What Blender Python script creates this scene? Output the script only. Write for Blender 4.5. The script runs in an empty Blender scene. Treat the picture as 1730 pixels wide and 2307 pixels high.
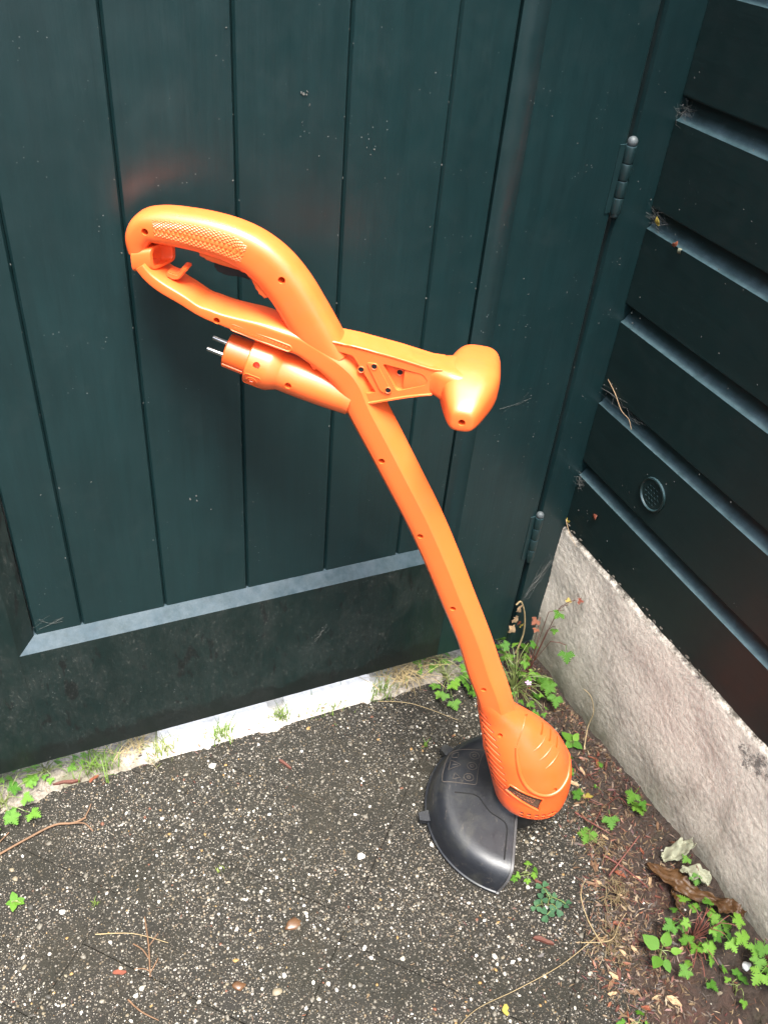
import bpy, bmesh, math, random
from mathutils import Vector, Matrix, noise
random.seed(7)
SC = bpy.context.scene
COL = SC.collection
R = math.radians

# ------------------------------------------------------------------ camera
cam_d = bpy.data.cameras.new('camera')
cam = bpy.data.objects.new('camera', cam_d); COL.objects.link(cam)
right = Vector((0.9178836, -0.38883765, 0.07934089))
down = Vector((-0.18608486, -0.59829592, -0.77936796))
fwd = Vector((0.35051694, 0.70060493, -0.62152281))
CAM = Vector((0, 0, 1.155))
cam.matrix_world = Matrix(((right.x, -down.x, -fwd.x, CAM.x), (right.y, -down.y, -fwd.y, CAM.y),
                           (right.z, -down.z, -fwd.z, CAM.z), (0, 0, 0, 1)))
cam_d.sensor_fit = 'VERTICAL'; cam_d.sensor_height = 24; cam_d.lens = 24 * 1934.2 / 2307
cam_d.clip_start = 0.02; cam_d.clip_end = 1000
SC.camera = cam

# ------------------------------------------------------------------ daylight
world = bpy.data.worlds.new('World'); SC.world = world; world.use_nodes = True
wn = world.node_tree; wn.nodes.clear()
wo = wn.nodes.new('ShaderNodeOutputWorld'); wb = wn.nodes.new('ShaderNodeBackground')
sky = wn.nodes.new('ShaderNodeTexSky'); sky.sky_type = 'NISHITA'; sky.sun_disc = False
SUN_EL, SUN_AZ = R(70), R(186)           # azimuth clockwise from +Y (the sun stands behind the viewer, to the right)
sky.sun_elevation = SUN_EL; sky.sun_rotation = SUN_AZ
sky.air_density = 1.0; sky.dust_density = 2.5; sky.ozone_density = 1.0
wb.inputs[1].default_value = 0.12; CLOUD = 3.4
# overcast: a pale cloud deck, three times brighter overhead than at the horizon, over the clear-sky light
tcw = wn.nodes.new('ShaderNodeTexCoord'); spw = wn.nodes.new('ShaderNodeSeparateXYZ'); wn.links.new(tcw.outputs['Generated'], spw.inputs[0])
mrw = wn.nodes.new('ShaderNodeMapRange'); wn.links.new(spw.outputs[2], mrw.inputs[0])
mrw.inputs[1].default_value = 0; mrw.inputs[2].default_value = 1; mrw.inputs[3].default_value = CLOUD / 3; mrw.inputs[4].default_value = CLOUD
cbw = wn.nodes.new('ShaderNodeCombineColor')
for ch_, k_ in ((0, .93), (1, .98), (2, 1.06)):
    mw = wn.nodes.new('ShaderNodeMath'); mw.operation = 'MULTIPLY'; mw.inputs[1].default_value = k_
    wn.links.new(mrw.outputs[0], mw.inputs[0]); wn.links.new(mw.outputs[0], cbw.inputs[ch_])
mxw = wn.nodes.new('ShaderNodeMix'); mxw.data_type = 'RGBA'; mxw.inputs[0].default_value = .75
wn.links.new(sky.outputs[0], mxw.inputs[6]); wn.links.new(cbw.outputs[0], mxw.inputs[7])
wn.links.new(mxw.outputs[2], wb.inputs[0]); wn.links.new(wb.outputs[0], wo.inputs[0])
sun_d = bpy.data.lights.new('sun', 'SUN'); sun_d.energy = 1.5; sun_d.angle = R(26); sun_d.color = (1, .965, .91)
sun = bpy.data.objects.new('sun', sun_d); COL.objects.link(sun)
sdir = Vector((math.sin(SUN_AZ) * math.cos(SUN_EL), math.cos(SUN_AZ) * math.cos(SUN_EL), math.sin(SUN_EL)))
sun.rotation_euler = sdir.to_track_quat('Z', 'Y').to_euler()
sun.location = (0, -2, 5)
SC.view_settings.view_transform = 'Standard'; SC.view_settings.look = 'None'
SC.view_settings.gamma = 1; SC.view_settings.use_curve_mapping = False
SC.view_settings.exposure = 3.5

# ------------------------------------------------------------------ helpers
def tag(o, label=None, cat=None, group=None, kind=None):
    if label: o['label'] = label
    if cat: o['category'] = cat
    if group: o['group'] = group
    if kind: o['kind'] = kind
    return o
def empty(name, loc=(0, 0, 0), rz=0, parent=None):
    o = bpy.data.objects.new(name, None); COL.objects.link(o)
    o.empty_display_size = .1
    o.location = loc; o.rotation_euler = (0, 0, rz); o.parent = parent
    return o
def origin(p):
    v = Vector((0, 0, 0))
    while p is not None:
        v += Vector(p.location); p = p.parent
    return v
def link(name, me, mat=None, parent=None):
    o = bpy.data.objects.new(name, me); COL.objects.link(o)
    if mat is not None and not me.materials: me.materials.append(mat)
    o.parent = parent
    return o
def sharpen(me, ang=32):
    bm = bmesh.new(); bm.from_mesh(me)
    for fc in bm.faces: fc.smooth = True
    a = R(ang)
    for e in bm.edges:
        e.smooth = not (len(e.link_faces) == 2 and e.calc_face_angle(0) > a)
    bm.to_mesh(me); bm.free()
def mesh(name, V, F, ang=None, fix=True):
    me = bpy.data.meshes.new(name); me.from_pydata([tuple(v) for v in V], [], F); me.update()
    if fix:
        bm = bmesh.new(); bm.from_mesh(me); bmesh.ops.recalc_face_normals(bm, faces=bm.faces); bm.to_mesh(me); bm.free()
    if ang is not None: sharpen(me, ang)
    return me
def wm(name, V, F, mat, parent=None, ang=None):
    """mesh given in world coordinates, under an unrotated parent"""
    o = origin(parent) if parent is not None else Vector((0, 0, 0))
    return link(name, mesh(name, [Vector(v) - o for v in V], F, ang), mat, parent)
def lm(name, V, F, mat, parent=None, ang=None, fix=True):
    return link(name, mesh(name, V, F, ang, fix), mat, parent)
def prism(poly, f0, f1):
    """poly: list of 2-D points; f0, f1 map a 2-D point to 3-D at either end"""
    n = len(poly)
    V = [f0(p) for p in poly] + [f1(p) for p in poly]
    F = [[(i), (i + 1) % n, n + (i + 1) % n, n + i] for i in range(n)]
    F += [list(range(n))[::-1], list(range(n, 2 * n))]
    return V, F
def boxv(a, b):
    x0, y0, z0 = a; x1, y1, z1 = b
    V = [(x0, y0, z0), (x1, y0, z0), (x1, y1, z0), (x0, y1, z0), (x0, y0, z1), (x1, y0, z1), (x1, y1, z1), (x0, y1, z1)]
    F = [[0, 3, 2, 1], [4, 5, 6, 7], [0, 1, 5, 4], [1, 2, 6, 5], [2, 3, 7, 6], [3, 0, 4, 7]]
    return V, F
class MB:
    def __init__(s): s.V = []; s.F = []
    def add(s, VF):
        o = len(s.V); s.V += [Vector(v) for v in VF[0]]; s.F += [[i + o for i in f] for f in VF[1]]; return s
def tube(pts, rad, seg=6, cap=True):
    pts = [Vector(p) for p in pts]; n = len(pts)
    rads = rad if isinstance(rad, (list, tuple)) else [rad] * n
    V = []; F = []; up = None
    for i, p in enumerate(pts):
        t = (pts[min(i + 1, n - 1)] - pts[max(i - 1, 0)])
        t = t.normalized() if t.length > 1e-9 else Vector((0, 0, 1))
        if up is None:
            up = Vector((0, 0, 1)) if abs(t.z) < .9 else Vector((1, 0, 0))
        a = up - t * up.dot(t)
        if a.length < 1e-4: a = t.orthogonal()
        a.normalize(); b = t.cross(a); up = a
        for j in range(seg):
            th = 2 * math.pi * j / seg
            V.append(p + (a * math.cos(th) + b * math.sin(th)) * rads[i])
    for i in range(n - 1):
        for j in range(seg):
            F.append([i * seg + j, i * seg + (j + 1) % seg, (i + 1) * seg + (j + 1) % seg, (i + 1) * seg + j])
    if cap:
        F.append(list(range(seg))[::-1]); F.append(list(range((n - 1) * seg, n * seg)))
    return V, F
def closed_tube(pts, r, seg=5):
    pts = [Vector(p) for p in pts]; n = len(pts); V = []; F = []
    nrm = Vector((0, 0, 0))
    for i in range(n): nrm += pts[i].cross(pts[(i + 1) % n])
    nrm.normalize()
    for i in range(n):
        t = (pts[(i + 1) % n] - pts[i - 1]).normalized(); a = (nrm - t * nrm.dot(t)).normalized(); b = t.cross(a)
        for j in range(seg):
            th = 2 * math.pi * j / seg
            V.append(pts[i] + (a * math.cos(th) + b * math.sin(th)) * r)
    for i in range(n):
        for j in range(seg):
            F.append([i * seg + j, i * seg + (j + 1) % seg, ((i + 1) % n) * seg + (j + 1) % seg, ((i + 1) % n) * seg + j])
    return V, F
def rings(rs, cap=True):
    m = len(rs[0]); V = [v for r in rs for v in r]; F = []
    for i in range(len(rs) - 1):
        for j in range(m):
            F.append([i * m + j, i * m + (j + 1) % m, (i + 1) * m + (j + 1) % m, (i + 1) * m + j])
    if cap: F += [list(range(m))[::-1], list(range((len(rs) - 1) * m, len(rs) * m))]
    return V, F
def cr(P, t):
    """Catmull-Rom through tuples P at parameter t in [0, n-1]"""
    n = len(P); i = min(int(t), n - 2); s = t - i
    a, b, c, d = P[max(i - 1, 0)], P[i], P[i + 1], P[min(i + 2, n - 1)]
    return tuple(.5 * ((2 * q) + (-p + r) * s + (2 * p - 5 * q + 4 * r - w) * s * s + (-p + 3 * q - 3 * r + w) * s ** 3)
                 for p, q, r, w in zip(a, b, c, d))
def smooth_path(P, k):
    n = len(P); return [cr(P, i / k) for i in range((n - 1) * k + 1)]
def cut(obj, cutters, ang=32):
    """subtract the cutter meshes (local to obj) for good; the cutters do not stay in the scene"""
    mb = MB()
    for c in cutters: mb.add(c)
    me = mesh('cutter', mb.V, mb.F)
    co = bpy.data.objects.new('cutter', me); COL.objects.link(co); co.parent = obj.parent
    md = obj.modifiers.new('cut', 'BOOLEAN'); md.operation = 'DIFFERENCE'; md.solver = 'EXACT'; md.object = co
    md.use_self = True
    bpy.context.view_layer.update()
    dg = bpy.context.evaluated_depsgraph_get()
    new = bpy.data.meshes.new_from_object(obj.evaluated_get(dg))
    obj.modifiers.clear(); obj.data = new
    bpy.data.objects.remove(co); bpy.data.meshes.remove(me)
    sharpen(new, ang)

# ------------------------------------------------------------------ materials
def mat(name):
    m = bpy.data.materials.new(name); m.use_nodes = True
    nt = m.node_tree; b = nt.nodes['Principled BSDF']
    return m, nt, b
def N(nt, typ, **kw):
    n = nt.nodes.new(typ)
    for k_, v in kw.items():
        if k_ in n.inputs: n.inputs[k_].default_value = v
        else: setattr(n, k_, v)
    return n
def ramp(nt, fac, stops, interp='LINEAR'):
    r = nt.nodes.new('ShaderNodeValToRGB'); r.color_ramp.interpolation = interp
    el = r.color_ramp.elements
    while len(el) < len(stops): el.new(.5)
    for e, (p, c) in zip(el, stops):
        e.position = p; e.color = (c, c, c, 1) if not isinstance(c, (tuple, list)) else (*c, 1)
    nt.links.new(fac, r.inputs[0]); return r.outputs[0]
def coords(nt, scale=(1, 1, 1), kind='Object'):
    tc = nt.nodes.new('ShaderNodeTexCoord'); mp = nt.nodes.new('ShaderNodeMapping')
    mp.inputs['Scale'].default_value = scale
    nt.links.new(tc.outputs[kind], mp.inputs[0]); return mp.outputs[0]
def noi(nt, vec, scale, detail=4, rough=.55, dist=0):
    n = N(nt, 'ShaderNodeTexNoise', Scale=scale, Detail=detail, Roughness=rough, Distortion=dist)
    nt.links.new(vec, n.inputs['Vector']); return n.outputs['Fac']
def mixc(nt, fac, a, b, blend='MIX'):
    m = nt.nodes.new('ShaderNodeMix'); m.data_type = 'RGBA'; m.blend_type = blend
    for sock, v in ((m.inputs[0], fac), (m.inputs[6], a), (m.inputs[7], b)):
        if hasattr(v, 'links'): nt.links.new(v, sock)
        elif isinstance(v, (tuple, list)): sock.default_value = (*v, 1) if len(v) == 3 else v
        else: sock.default_value = v
    return m.outputs[2]
def math_(nt, op, a, b=0, c=0):
    m = nt.nodes.new('ShaderNodeMath'); m.operation = op
    for i, v in enumerate((a, b, c)):
        if hasattr(v, 'links'): nt.links.new(v, m.inputs[i])
        else: m.inputs[i].default_value = v
    return m.outputs[0]
def bump(nt, b, h, strength=.3, dist=.002, prev=None):
    n = N(nt, 'ShaderNodeBump', Strength=strength, Distance=dist)
    nt.links.new(h, n.inputs['Height'])
    if prev is not None: nt.links.new(prev, n.inputs['Normal'])
    nt.links.new(n.outputs[0], b.inputs['Normal']); return n.outputs[0]

def paint(name, ROUGH=.29, base=(.0075, .0215, .0225), along=(1, 1, .06), grime=0.0, dust=1.0):
    m, nt, b = mat(name)
    v = coords(nt); vs = coords(nt, along)
    brush = noi(nt, vs, 260, 4, .6)
    patch = noi(nt, v, 7, 5, .6)
    base2 = tuple(c * 1.22 for c in base); dull = tuple(c * 1.0 for c in base)
    col = mixc(nt, ramp(nt, patch, [(.35, 0), (.65, 1)]), dull, base2)
    col = mixc(nt, ramp(nt, noi(nt, vs, 90, 6, .7), [(.35, 0), (.65, .5)]), col, tuple(c * .72 for c in base))
    # dry dust film and small pale specks
    film = ramp(nt, noi(nt, v, 16, 8, .7, .4), [(.55, 0), (.80, .035 * dust)])
    col = mixc(nt, film, col, (.16, .17, .16))
    vo = N(nt, 'ShaderNodeTexVoronoi', Scale=150, Randomness=1.0); nt.links.new(v, vo.inputs['Vector'])
    speck = ramp(nt, vo.outputs['Distance'], [(.07, 1), (.11, 0)])
    where = ramp(nt, noi(nt, v, 24, 3, .6), [(.56, 0), (.64, .7 * dust)])
    col = mixc(nt, math_(nt, 'MULTIPLY', speck, where), col, (.16, .17, .165))
    # bleached, dusty film on the ledges and weathered slopes
    ge = N(nt, 'ShaderNodeNewGeometry'); sn = N(nt, 'ShaderNodeSeparateXYZ'); nt.links.new(ge.outputs['Normal'], sn.inputs[0])
    led = ramp(nt, math_(nt, 'ADD', sn.outputs[2], math_(nt, 'MULTIPLY', math_(nt, 'SUBTRACT', noi(nt, v, 60, 6, .7), .5), .5)), [(.22, 0), (.62, .85)])
    film2 = (mixc(nt, ramp(nt, noi(nt, v, 45, 7, .75), [(.3, 0), (.7, 1)]), (.012, .034, .038), (.058, .098, .112)) if not grime else mixc(nt, ramp(nt, noi(nt, v, 40, 8, .75), [(.3, 0), (.7, 1)]), (.018, .036, .044), (.058, .082, .100)))
    if grime:
        g = ramp(nt, noi(nt, coords(nt, (1, 1, .6)), 20, 12, .82, .2), [(.40, 0), (.66, 1)])
        fine = ramp(nt, noi(nt, coords(nt, (1, 1, .22)), 190, 6, .8), [(.36, .15), (.66, 1)])
        col = mixc(nt, math_(nt, 'MULTIPLY', math_(nt, 'MULTIPLY', g, fine), .62 * grime), col, (.021, .024, .0205))
        strk = ramp(nt, noi(nt, coords(nt, (1, 1, .30)), 62, 4, .55, .5), [(.61, 0), (.645, 1)])
        col = mixc(nt, math_(nt, 'MULTIPLY', strk, .85 * grime), col, (.004, .006, .006))
        lich = ramp(nt, noi(nt, coords(nt, (1, 1, .5)), 210, 5, .85), [(.56, 0), (.74, 1)])
        col = mixc(nt, math_(nt, 'MULTIPLY', math_(nt, 'MULTIPLY', lich, g), .9 * grime), col, (.13, .13, .115))
        # soaked band with a ragged upper edge along the bottom of the rail
        sx = N(nt, 'ShaderNodeSeparateXYZ'); nt.links.new(v, sx.inputs[0])
        zz = math_(nt, 'ADD', sx.outputs[2], math_(nt, 'MULTIPLY', math_(nt, 'SUBTRACT', noi(nt, v, 9, 6, .7), .5), .11))
        soak = ramp(nt, zz, [(.030, 1), (.040, 0)])
        col = mixc(nt, math_(nt, 'MULTIPLY', soak, .8), col, (.004, .0065, .006))
        nt.links.new(ramp(nt, g, [(0, .30), (1, .62)]), b.inputs['Roughness'])
    else:
        nt.links.new(ramp(nt, noi(nt, v, 30, 6, .7), [(.3, ROUGH), (.7, ROUGH + .14)]), b.inputs['Roughness'])
    col = mixc(nt, led if not grime else math_(nt, 'MULTIPLY', led, .85), col, film2)
    nt.links.new(col, b.inputs['Base Color'])
    b.inputs['Specular IOR Level'].default_value = .45
    p = bump(nt, b, brush, .16, .001)
    bump(nt, b, noi(nt, v, 9, 3, .5), .05, .01, p)
    return m
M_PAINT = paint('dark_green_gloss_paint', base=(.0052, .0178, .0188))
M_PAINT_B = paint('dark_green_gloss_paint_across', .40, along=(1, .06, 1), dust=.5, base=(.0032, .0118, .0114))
M_PAINT_G = paint('weathered_green_paint', along=(1, 1, .06), grime=1, base=(.0036, .0112, .0106))

def plastic(name, col, rough=.42, dirt=.25, sub=0):
    m, nt, b = mat(name)
    v = coords(nt)
    d = ramp(nt, noi(nt, v, 26, 8, .7, .3), [(.56, 0), (.80, dirt)])
    c = mixc(nt, d, col, (.16, .10, .05))
    c = mixc(nt, ramp(nt, noi(nt, v, 8, 3, .5), [(.3, 0), (.7, .12)]), c, tuple(x * .8 for x in col))
    nt.links.new(c, b.inputs['Base Color'])
    b.inputs['Specular IOR Level'].default_value = .75
    nt.links.new(ramp(nt, noi(nt, v, 60, 5, .6), [(.3, rough - .06), (.7, rough + .10)]), b.inputs['Roughness'])
    bump(nt, b, noi(nt, v, 1500, 2, .5), .08, .0006)
    return m
ORANGE = (.86, .130, .025)
M_ORANGE = plastic('orange_plastic', ORANGE, .37, .30)
M_ORANGE_D = plastic('orange_plastic_dirty', (.80, .100, .017), .36, .45)
M_PLUG = plastic('orange_red_plastic', (.66, .09, .012), .42, .2)
M_SHADE = plastic('orange_recess_shade', (.045, .008, .002), .7, .4)  # darkened orange that paints shade into slots and screw holes
def guardmat():
    m, nt, b = mat('scuffed_black_plastic'); v = coords(nt)
    g = ramp(nt, noi(nt, v, 22, 9, .75, .8), [(.50, 0), (.74, .45)])
    c = mixc(nt, g, (.0068, .0078, .0104), (.048, .046, .032))
    sc = ramp(nt, noi(nt, coords(nt, (1, .25, 1)), 140, 5, .8), [(.60, 0), (.72, .6)])
    c = mixc(nt, sc, c, (.11, .092, .07))
    vo = N(nt, 'ShaderNodeTexVoronoi', Scale=120); nt.links.new(v, vo.inputs['Vector'])
    c = mixc(nt, ramp(nt, vo.outputs['Distance'], [(.06, .8), (.11, 0)]), c, (.004, .004, .004))
    nt.links.new(c, b.inputs['Base Color'])
    nt.links.new(ramp(nt, noi(nt, v, 35, 6, .7), [(.3, .32), (.7, .56)]), b.inputs['Roughness'])
    bump(nt, b, noi(nt, v, 220, 5, .7), .10, .001)
    return m
M_GUARD = guardmat()
def flat(name, col, rough=.5, metal=0, nz=0.0):
    m, nt, b = mat(name)
    v = coords(nt); c = mixc(nt, ramp(nt, noi(nt, v, 120, 5, .65), [(.3, 0), (.7, 1)]), tuple(x * .72 for x in col), tuple(min(1, x * 1.15) for x in col))
    nt.links.new(c, b.inputs['Base Color'])
    b.inputs['Roughness'].default_value = rough; b.inputs['Metallic'].default_value = metal
    if nz: bump(nt, b, noi(nt, v, 300, 5, .7), nz, .002)
    return m
M_BLACK = flat('black_plastic', (.012, .012, .013), .4)
M_METAL = flat('nickel_plated_pins', (.62, .61, .58), .28, 1)
M_SCREW = flat('dark_screw_steel', (.05, .045, .04), .45, .8)
M_EMB = flat('worn_emblem_line', (.060, .048, .038), .7)
M_DIRT = flat('caked_dirt', (.075, .040, .020), .9, 0, .6)
M_WEB = flat('dusty_cobweb', (.11, .11, .10), .9)
M_HINGEDUST = flat('pale_paint_flake', (.075, .088, .090), .5)
M_HINGE = paint('green_painted_hinge', dust=1.6)
M_DRY = flat('dry_stem', (.30, .20, .11), .8)
M_STRAW = flat('straw', (.27, .20, .10), .7)
M_TWIG = flat('brown_twig', (.13, .070, .035), .75, 0, .4)
M_REDBARK = flat('red_brown_bark', (.085, .026, .015), .7, 0, .5)
M_REDSTEM = flat('red_plant_stem', (.13, .040, .028), .55)

def concrete_plinth():
    m, nt, b = mat('roughcast_plinth'); v = coords(nt)
    c = mixc(nt, ramp(nt, noi(nt, v, 190, 6, .75), [(.34, 0), (.62, 1)]), (.52, .465, .385), (.78, .71, .60))
    c = mixc(nt, ramp(nt, noi(nt, v, 6, 5, .6), [(.35, 0), (.7, .35)]), c, (.44, .39, .325))
    sx = N(nt, 'ShaderNodeSeparateXYZ'); nt.links.new(v, sx.inputs[0])
    zz = math_(nt, 'ADD', sx.outputs[2], math_(nt, 'MULTIPLY', math_(nt, 'SUBTRACT', noi(nt, v, 11, 7, .7), .5), .22))
    alg = ramp(nt, zz, [(.01, .85), (.10, .30), (.17, 0)])
    c = mixc(nt, alg, c, (.085, .082, .045))
    rust = ramp(nt, noi(nt, v, 30, 6, .7), [(.60, 0), (.75, .45)])
    c = mixc(nt, rust, c, (.30, .22, .15))
    # dark crumbled pits near the top
    pit = ramp(nt, noi(nt, v, 21, 8, .75), [(.66, 0), (.70, 1)])
    top = ramp(nt, zz, [(.27, 0), (.30, 1)])
    c = mixc(nt, math_(nt, 'MULTIPLY', pit, top), c, (.03, .027, .022))
    sy_ = math_(nt, 'DIVIDE', math_(nt, 'SUBTRACT', sx.outputs[1], .385), .028); sz_ = math_(nt, 'DIVIDE', math_(nt, 'SUBTRACT', sx.outputs[2], .278), .022)
    blot = ramp(nt, math_(nt, 'ADD', math_(nt, 'ADD', math_(nt, 'MULTIPLY', sy_, sy_), math_(nt, 'MULTIPLY', sz_, sz_)), math_(nt, 'MULTIPLY', math_(nt, 'SUBTRACT', noi(nt, v, 75, 9, .85), .5), 9.0)), [(.0, .80), (.6, 0)])
    c = mixc(nt, blot, c, (.05, .048, .045))
    drip = ramp(nt, noi(nt, coords(nt, (1, 1, .18)), 26, 6, .7), [(.55, 0), (.70, .45)])
    c = mixc(nt, drip, c, (.25, .215, .165))
    gap = ramp(nt, math_(nt, 'ADD', sx.outputs[2], math_(nt, 'ADD', math_(nt, 'MULTIPLY', sx.outputs[1], .0213), math_(nt, 'MULTIPLY', math_(nt, 'SUBTRACT', noi(nt, v, 38, 8, .8), .5), .050))), [(.3075, 0), (.3160, .95)])
    c = mixc(nt, gap, c, (.045, .038, .028))
    nt.links.new(c, b.inputs['Base Color']); b.inputs['Roughness'].default_value = .85
    p = bump(nt, b, noi(nt, v, 330, 4, .7), .55, .003)
    return m
M_PLINTH = concrete_plinth()

def aggregate():
    m, nt, b = mat('washed_aggregate_concrete'); v = coords(nt)
    oi = N(nt, 'ShaderNodeObjectInfo')
    wet = ramp(nt, noi(nt, v, 5, 5, .6), [(.35, 0), (.65, 1)])
    c = mixc(nt, noi(nt, v, 45, 7, .7), (.0054, .0049, .0036), (.0175, .0156, .0116))
    heights = []
    for sc_, th, cols, dens in ((620, .30, (.26, .24, .20), .40), (330, .30, (.30, .28, .24), .48), (190, .26, (.34, .31, .26), .52)):
        vo = N(nt, 'ShaderNodeTexVoronoi', Scale=sc_, Randomness=1.0); nt.links.new(v, vo.inputs['Vector'])
        sep = N(nt, 'ShaderNodeSeparateColor'); nt.links.new(vo.outputs['Color'], sep.inputs[0])
        edge = ramp(nt, vo.outputs['Distance'], [(th, 1), (th + .12, 0)])
        pick = ramp(nt, math_(nt, 'ADD', sep.outputs[0], math_(nt, 'MULTIPLY', math_(nt, 'SUBTRACT', noi(nt, v, 9, 4, .6), .5), 1.0)), [(dens, 0), (dens + .03, 1)])
        k_ = math_(nt, 'MULTIPLY', edge, pick)
        tone = ramp(nt, sep.outputs[1], [(0, (.020, .018, .014)), (.45, (.055, .048, .037)), (.62, tuple(q * .55 for q in cols)), (.80, (.13, .095, .055)), (.92, (.40, .37, .32)), (1, (.07, .04, .025))])
        c = mixc(nt, k_, c, tone); heights.append(k_)
    moss = ramp(nt, noi(nt, v, 7, 9, .72, .5), [(.46, 0), (.66, .85)])
    c = mixc(nt, moss, c, mixc(nt, ramp(nt, noi(nt, v, 3.2, 4, .6), [(.42, 0), (.58, 1)]), (.0105, .0102, .0066), (.0200, .0170, .0110)))
    nt.links.new(c, b.inputs['Base Color'])
    nt.links.new(ramp(nt, noi(nt, v, 14, 5, .6), [(.35, .60), (.65, .82)]), b.inputs['Roughness'])
    b.inputs['Specular IOR Level'].default_value = .22
    h = math_(nt, 'ADD', math_(nt, 'MULTIPLY', heights[2], 1.0), math_(nt, 'MULTIPLY', heights[1], .6))
    p = bump(nt, b, h, .7, .0025)
    bump(nt, b, noi(nt, v, 500, 4, .7), .5, .0015, p)
    return m
M_AGG = aggregate()
def pebblemat(island=True):
    m, nt, b = mat('pebble_mix' if island else 'pebble_single')
    if island:
        s = N(nt, 'ShaderNodeNewGeometry').outputs['Random Per Island']
    else:
        s = N(nt, 'ShaderNodeObjectInfo').outputs['Random']
    c = ramp(nt, s, [(0, (.40, .375, .32)), (.11, (.105, .094, .075)), (.34, (.050, .045, .035)), (.54, (.54, .51, .45)), (.64, (.14, .115, .075)),
                     (.72, (.19, .17, .135)), (.76, (.035, .033, .029)), (.90, (.26, .15, .05)), (.93, (.12, .045, .025)), (.96, (.30, .27, .21))], 'CONSTANT')
    c = mixc(nt, ramp(nt, noi(nt, coords(nt), 260, 4, .6), [(.3, 0), (.7, .5)]), c, mixc(nt, .5, c, (.10, .09, .07)))
    nt.links.new(c, b.inputs['Base Color']); b.inputs['Roughness'].default_value = .55
    b.inputs['Specular IOR Level'].default_value = .3
    return m
M_PEB = pebblemat(True); M_PEB1 = pebblemat(False)
def soilmat():
    m, nt, b = mat('damp_soil'); v = coords(nt)
    c = mixc(nt, ramp(nt, noi(nt, v, 120, 8, .75), [(.3, 0), (.72, 1)]), (.010, .0065, .0045), (.060, .038, .026))
    c = mixc(nt, ramp(nt, noi(nt, v, 14, 6, .7), [(.5, 0), (.68, .6)]), c, (.075, .030, .018))
    c = mixc(nt, ramp(nt, noi(nt, v, 20, 7, .7), [(.58, 0), (.72, .5)]), c, (.045, .050, .018))
    nt.links.new(c, b.inputs['Base Color']); nt.links.new(ramp(nt, noi(nt, v, 30, 4, .6), [(.4, .45), (.6, .9)]), b.inputs['Roughness'])
    bump(nt, b, noi(nt, v, 160, 8, .75), .9, .008)
    return m
M_SOIL = soilmat()
def gravel_dirt():
    m, nt, b = mat('sandy_joint_dirt'); v = coords(nt)
    c = mixc(nt, ramp(nt, noi(nt, v, 160, 7, .75), [(.3, 0), (.7, 1)]), (.07, .060, .048), (.30, .26, .21))
    c = mixc(nt, ramp(nt, noi(nt, v, 11, 6, .7), [(.52, 0), (.66, .7)]), c, (.075, .08, .035))
    # glare from under the gate, painted as a pale patch before the blocks
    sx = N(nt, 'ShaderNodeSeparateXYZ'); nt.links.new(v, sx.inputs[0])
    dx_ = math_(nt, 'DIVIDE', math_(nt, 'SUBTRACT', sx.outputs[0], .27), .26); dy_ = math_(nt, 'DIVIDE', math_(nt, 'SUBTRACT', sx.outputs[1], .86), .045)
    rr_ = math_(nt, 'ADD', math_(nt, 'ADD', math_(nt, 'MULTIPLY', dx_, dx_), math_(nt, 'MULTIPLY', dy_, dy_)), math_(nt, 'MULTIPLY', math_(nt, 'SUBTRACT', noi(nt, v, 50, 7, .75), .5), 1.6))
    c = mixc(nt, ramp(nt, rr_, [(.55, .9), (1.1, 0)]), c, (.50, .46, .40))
    nt.links.new(c, b.inputs['Base Color']); b.inputs['Roughness'].default_value = .85
    bump(nt, b, noi(nt, v, 220, 7, .75), .8, .005)
    return m
M_SAND = gravel_dirt()
def kerbmat():
    m, nt, b = mat('pale_concrete_block'); v = coords(nt)
    c = mixc(nt, ramp(nt, noi(nt, v, 90, 7, .7), [(.3, 0), (.7, 1)]), (.46, .43, .39), (.70, .66, .61))
    c = mixc(nt, ramp(nt, noi(nt, v, 18, 6, .7), [(.60, 0), (.80, .35)]), c, (.40, .37, .30))
    nt.links.new(c, b.inputs['Base Color']); b.inputs['Roughness'].default_value = .8
    bump(nt, b, noi(nt, v, 260, 5, .7), .5, .002)
    return m
M_KERB = kerbmat()
def farground():
    m, nt, b = mat('pale_path'); v = coords(nt)
    c = mixc(nt, ramp(nt, noi(nt, v, 40, 8, .7), [(.3, 0), (.7, 1)]), (.20, .185, .165), (.36, .335, .30))
    nt.links.new(c, b.inputs['Base Color']); b.inputs['Roughness'].default_value = .85
    bump(nt, b, noi(nt, v, 130, 5, .7), .4, .004)
    return m
M_PATH = farground()
def leafmat(name, a, bcol, trans=.35, rough=.58):
    m, nt, b = mat(name); v = coords(nt); b.inputs['Specular IOR Level'].default_value = .28
    oi = N(nt, 'ShaderNodeObjectInfo')
    c = mixc(nt, oi.outputs['Random'], a, bcol)
    c = mixc(nt, ramp(nt, noi(nt, v, 130, 4, .6), [(.35, 0), (.7, .5)]), c, tuple(x * .62 for x in a))
    nt.links.new(c, b.inputs['Base Color']); b.inputs['Roughness'].default_value = rough
    tr = N(nt, 'ShaderNodeBsdfTranslucent'); nt.links.new(c, tr.inputs[0])
    mx = N(nt, 'ShaderNodeMixShader'); mx.inputs[0].default_value = trans
    out = nt.nodes['Material Output']
    nt.links.new(b.outputs[0], mx.inputs[1]); nt.links.new(tr.outputs[0], mx.inputs[2]); nt.links.new(mx.outputs[0], out.inputs[0])
    bump(nt, b, noi(nt, v, 420, 3, .6), .3, .001)
    return m
M_LEAF = leafmat('fresh_green_leaf', (.060, .170, .018), (.160, .310, .036))
M_LEAFD = leafmat('dark_clover_leaf', (.030, .085, .040), (.050, .120, .050), .2)
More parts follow.
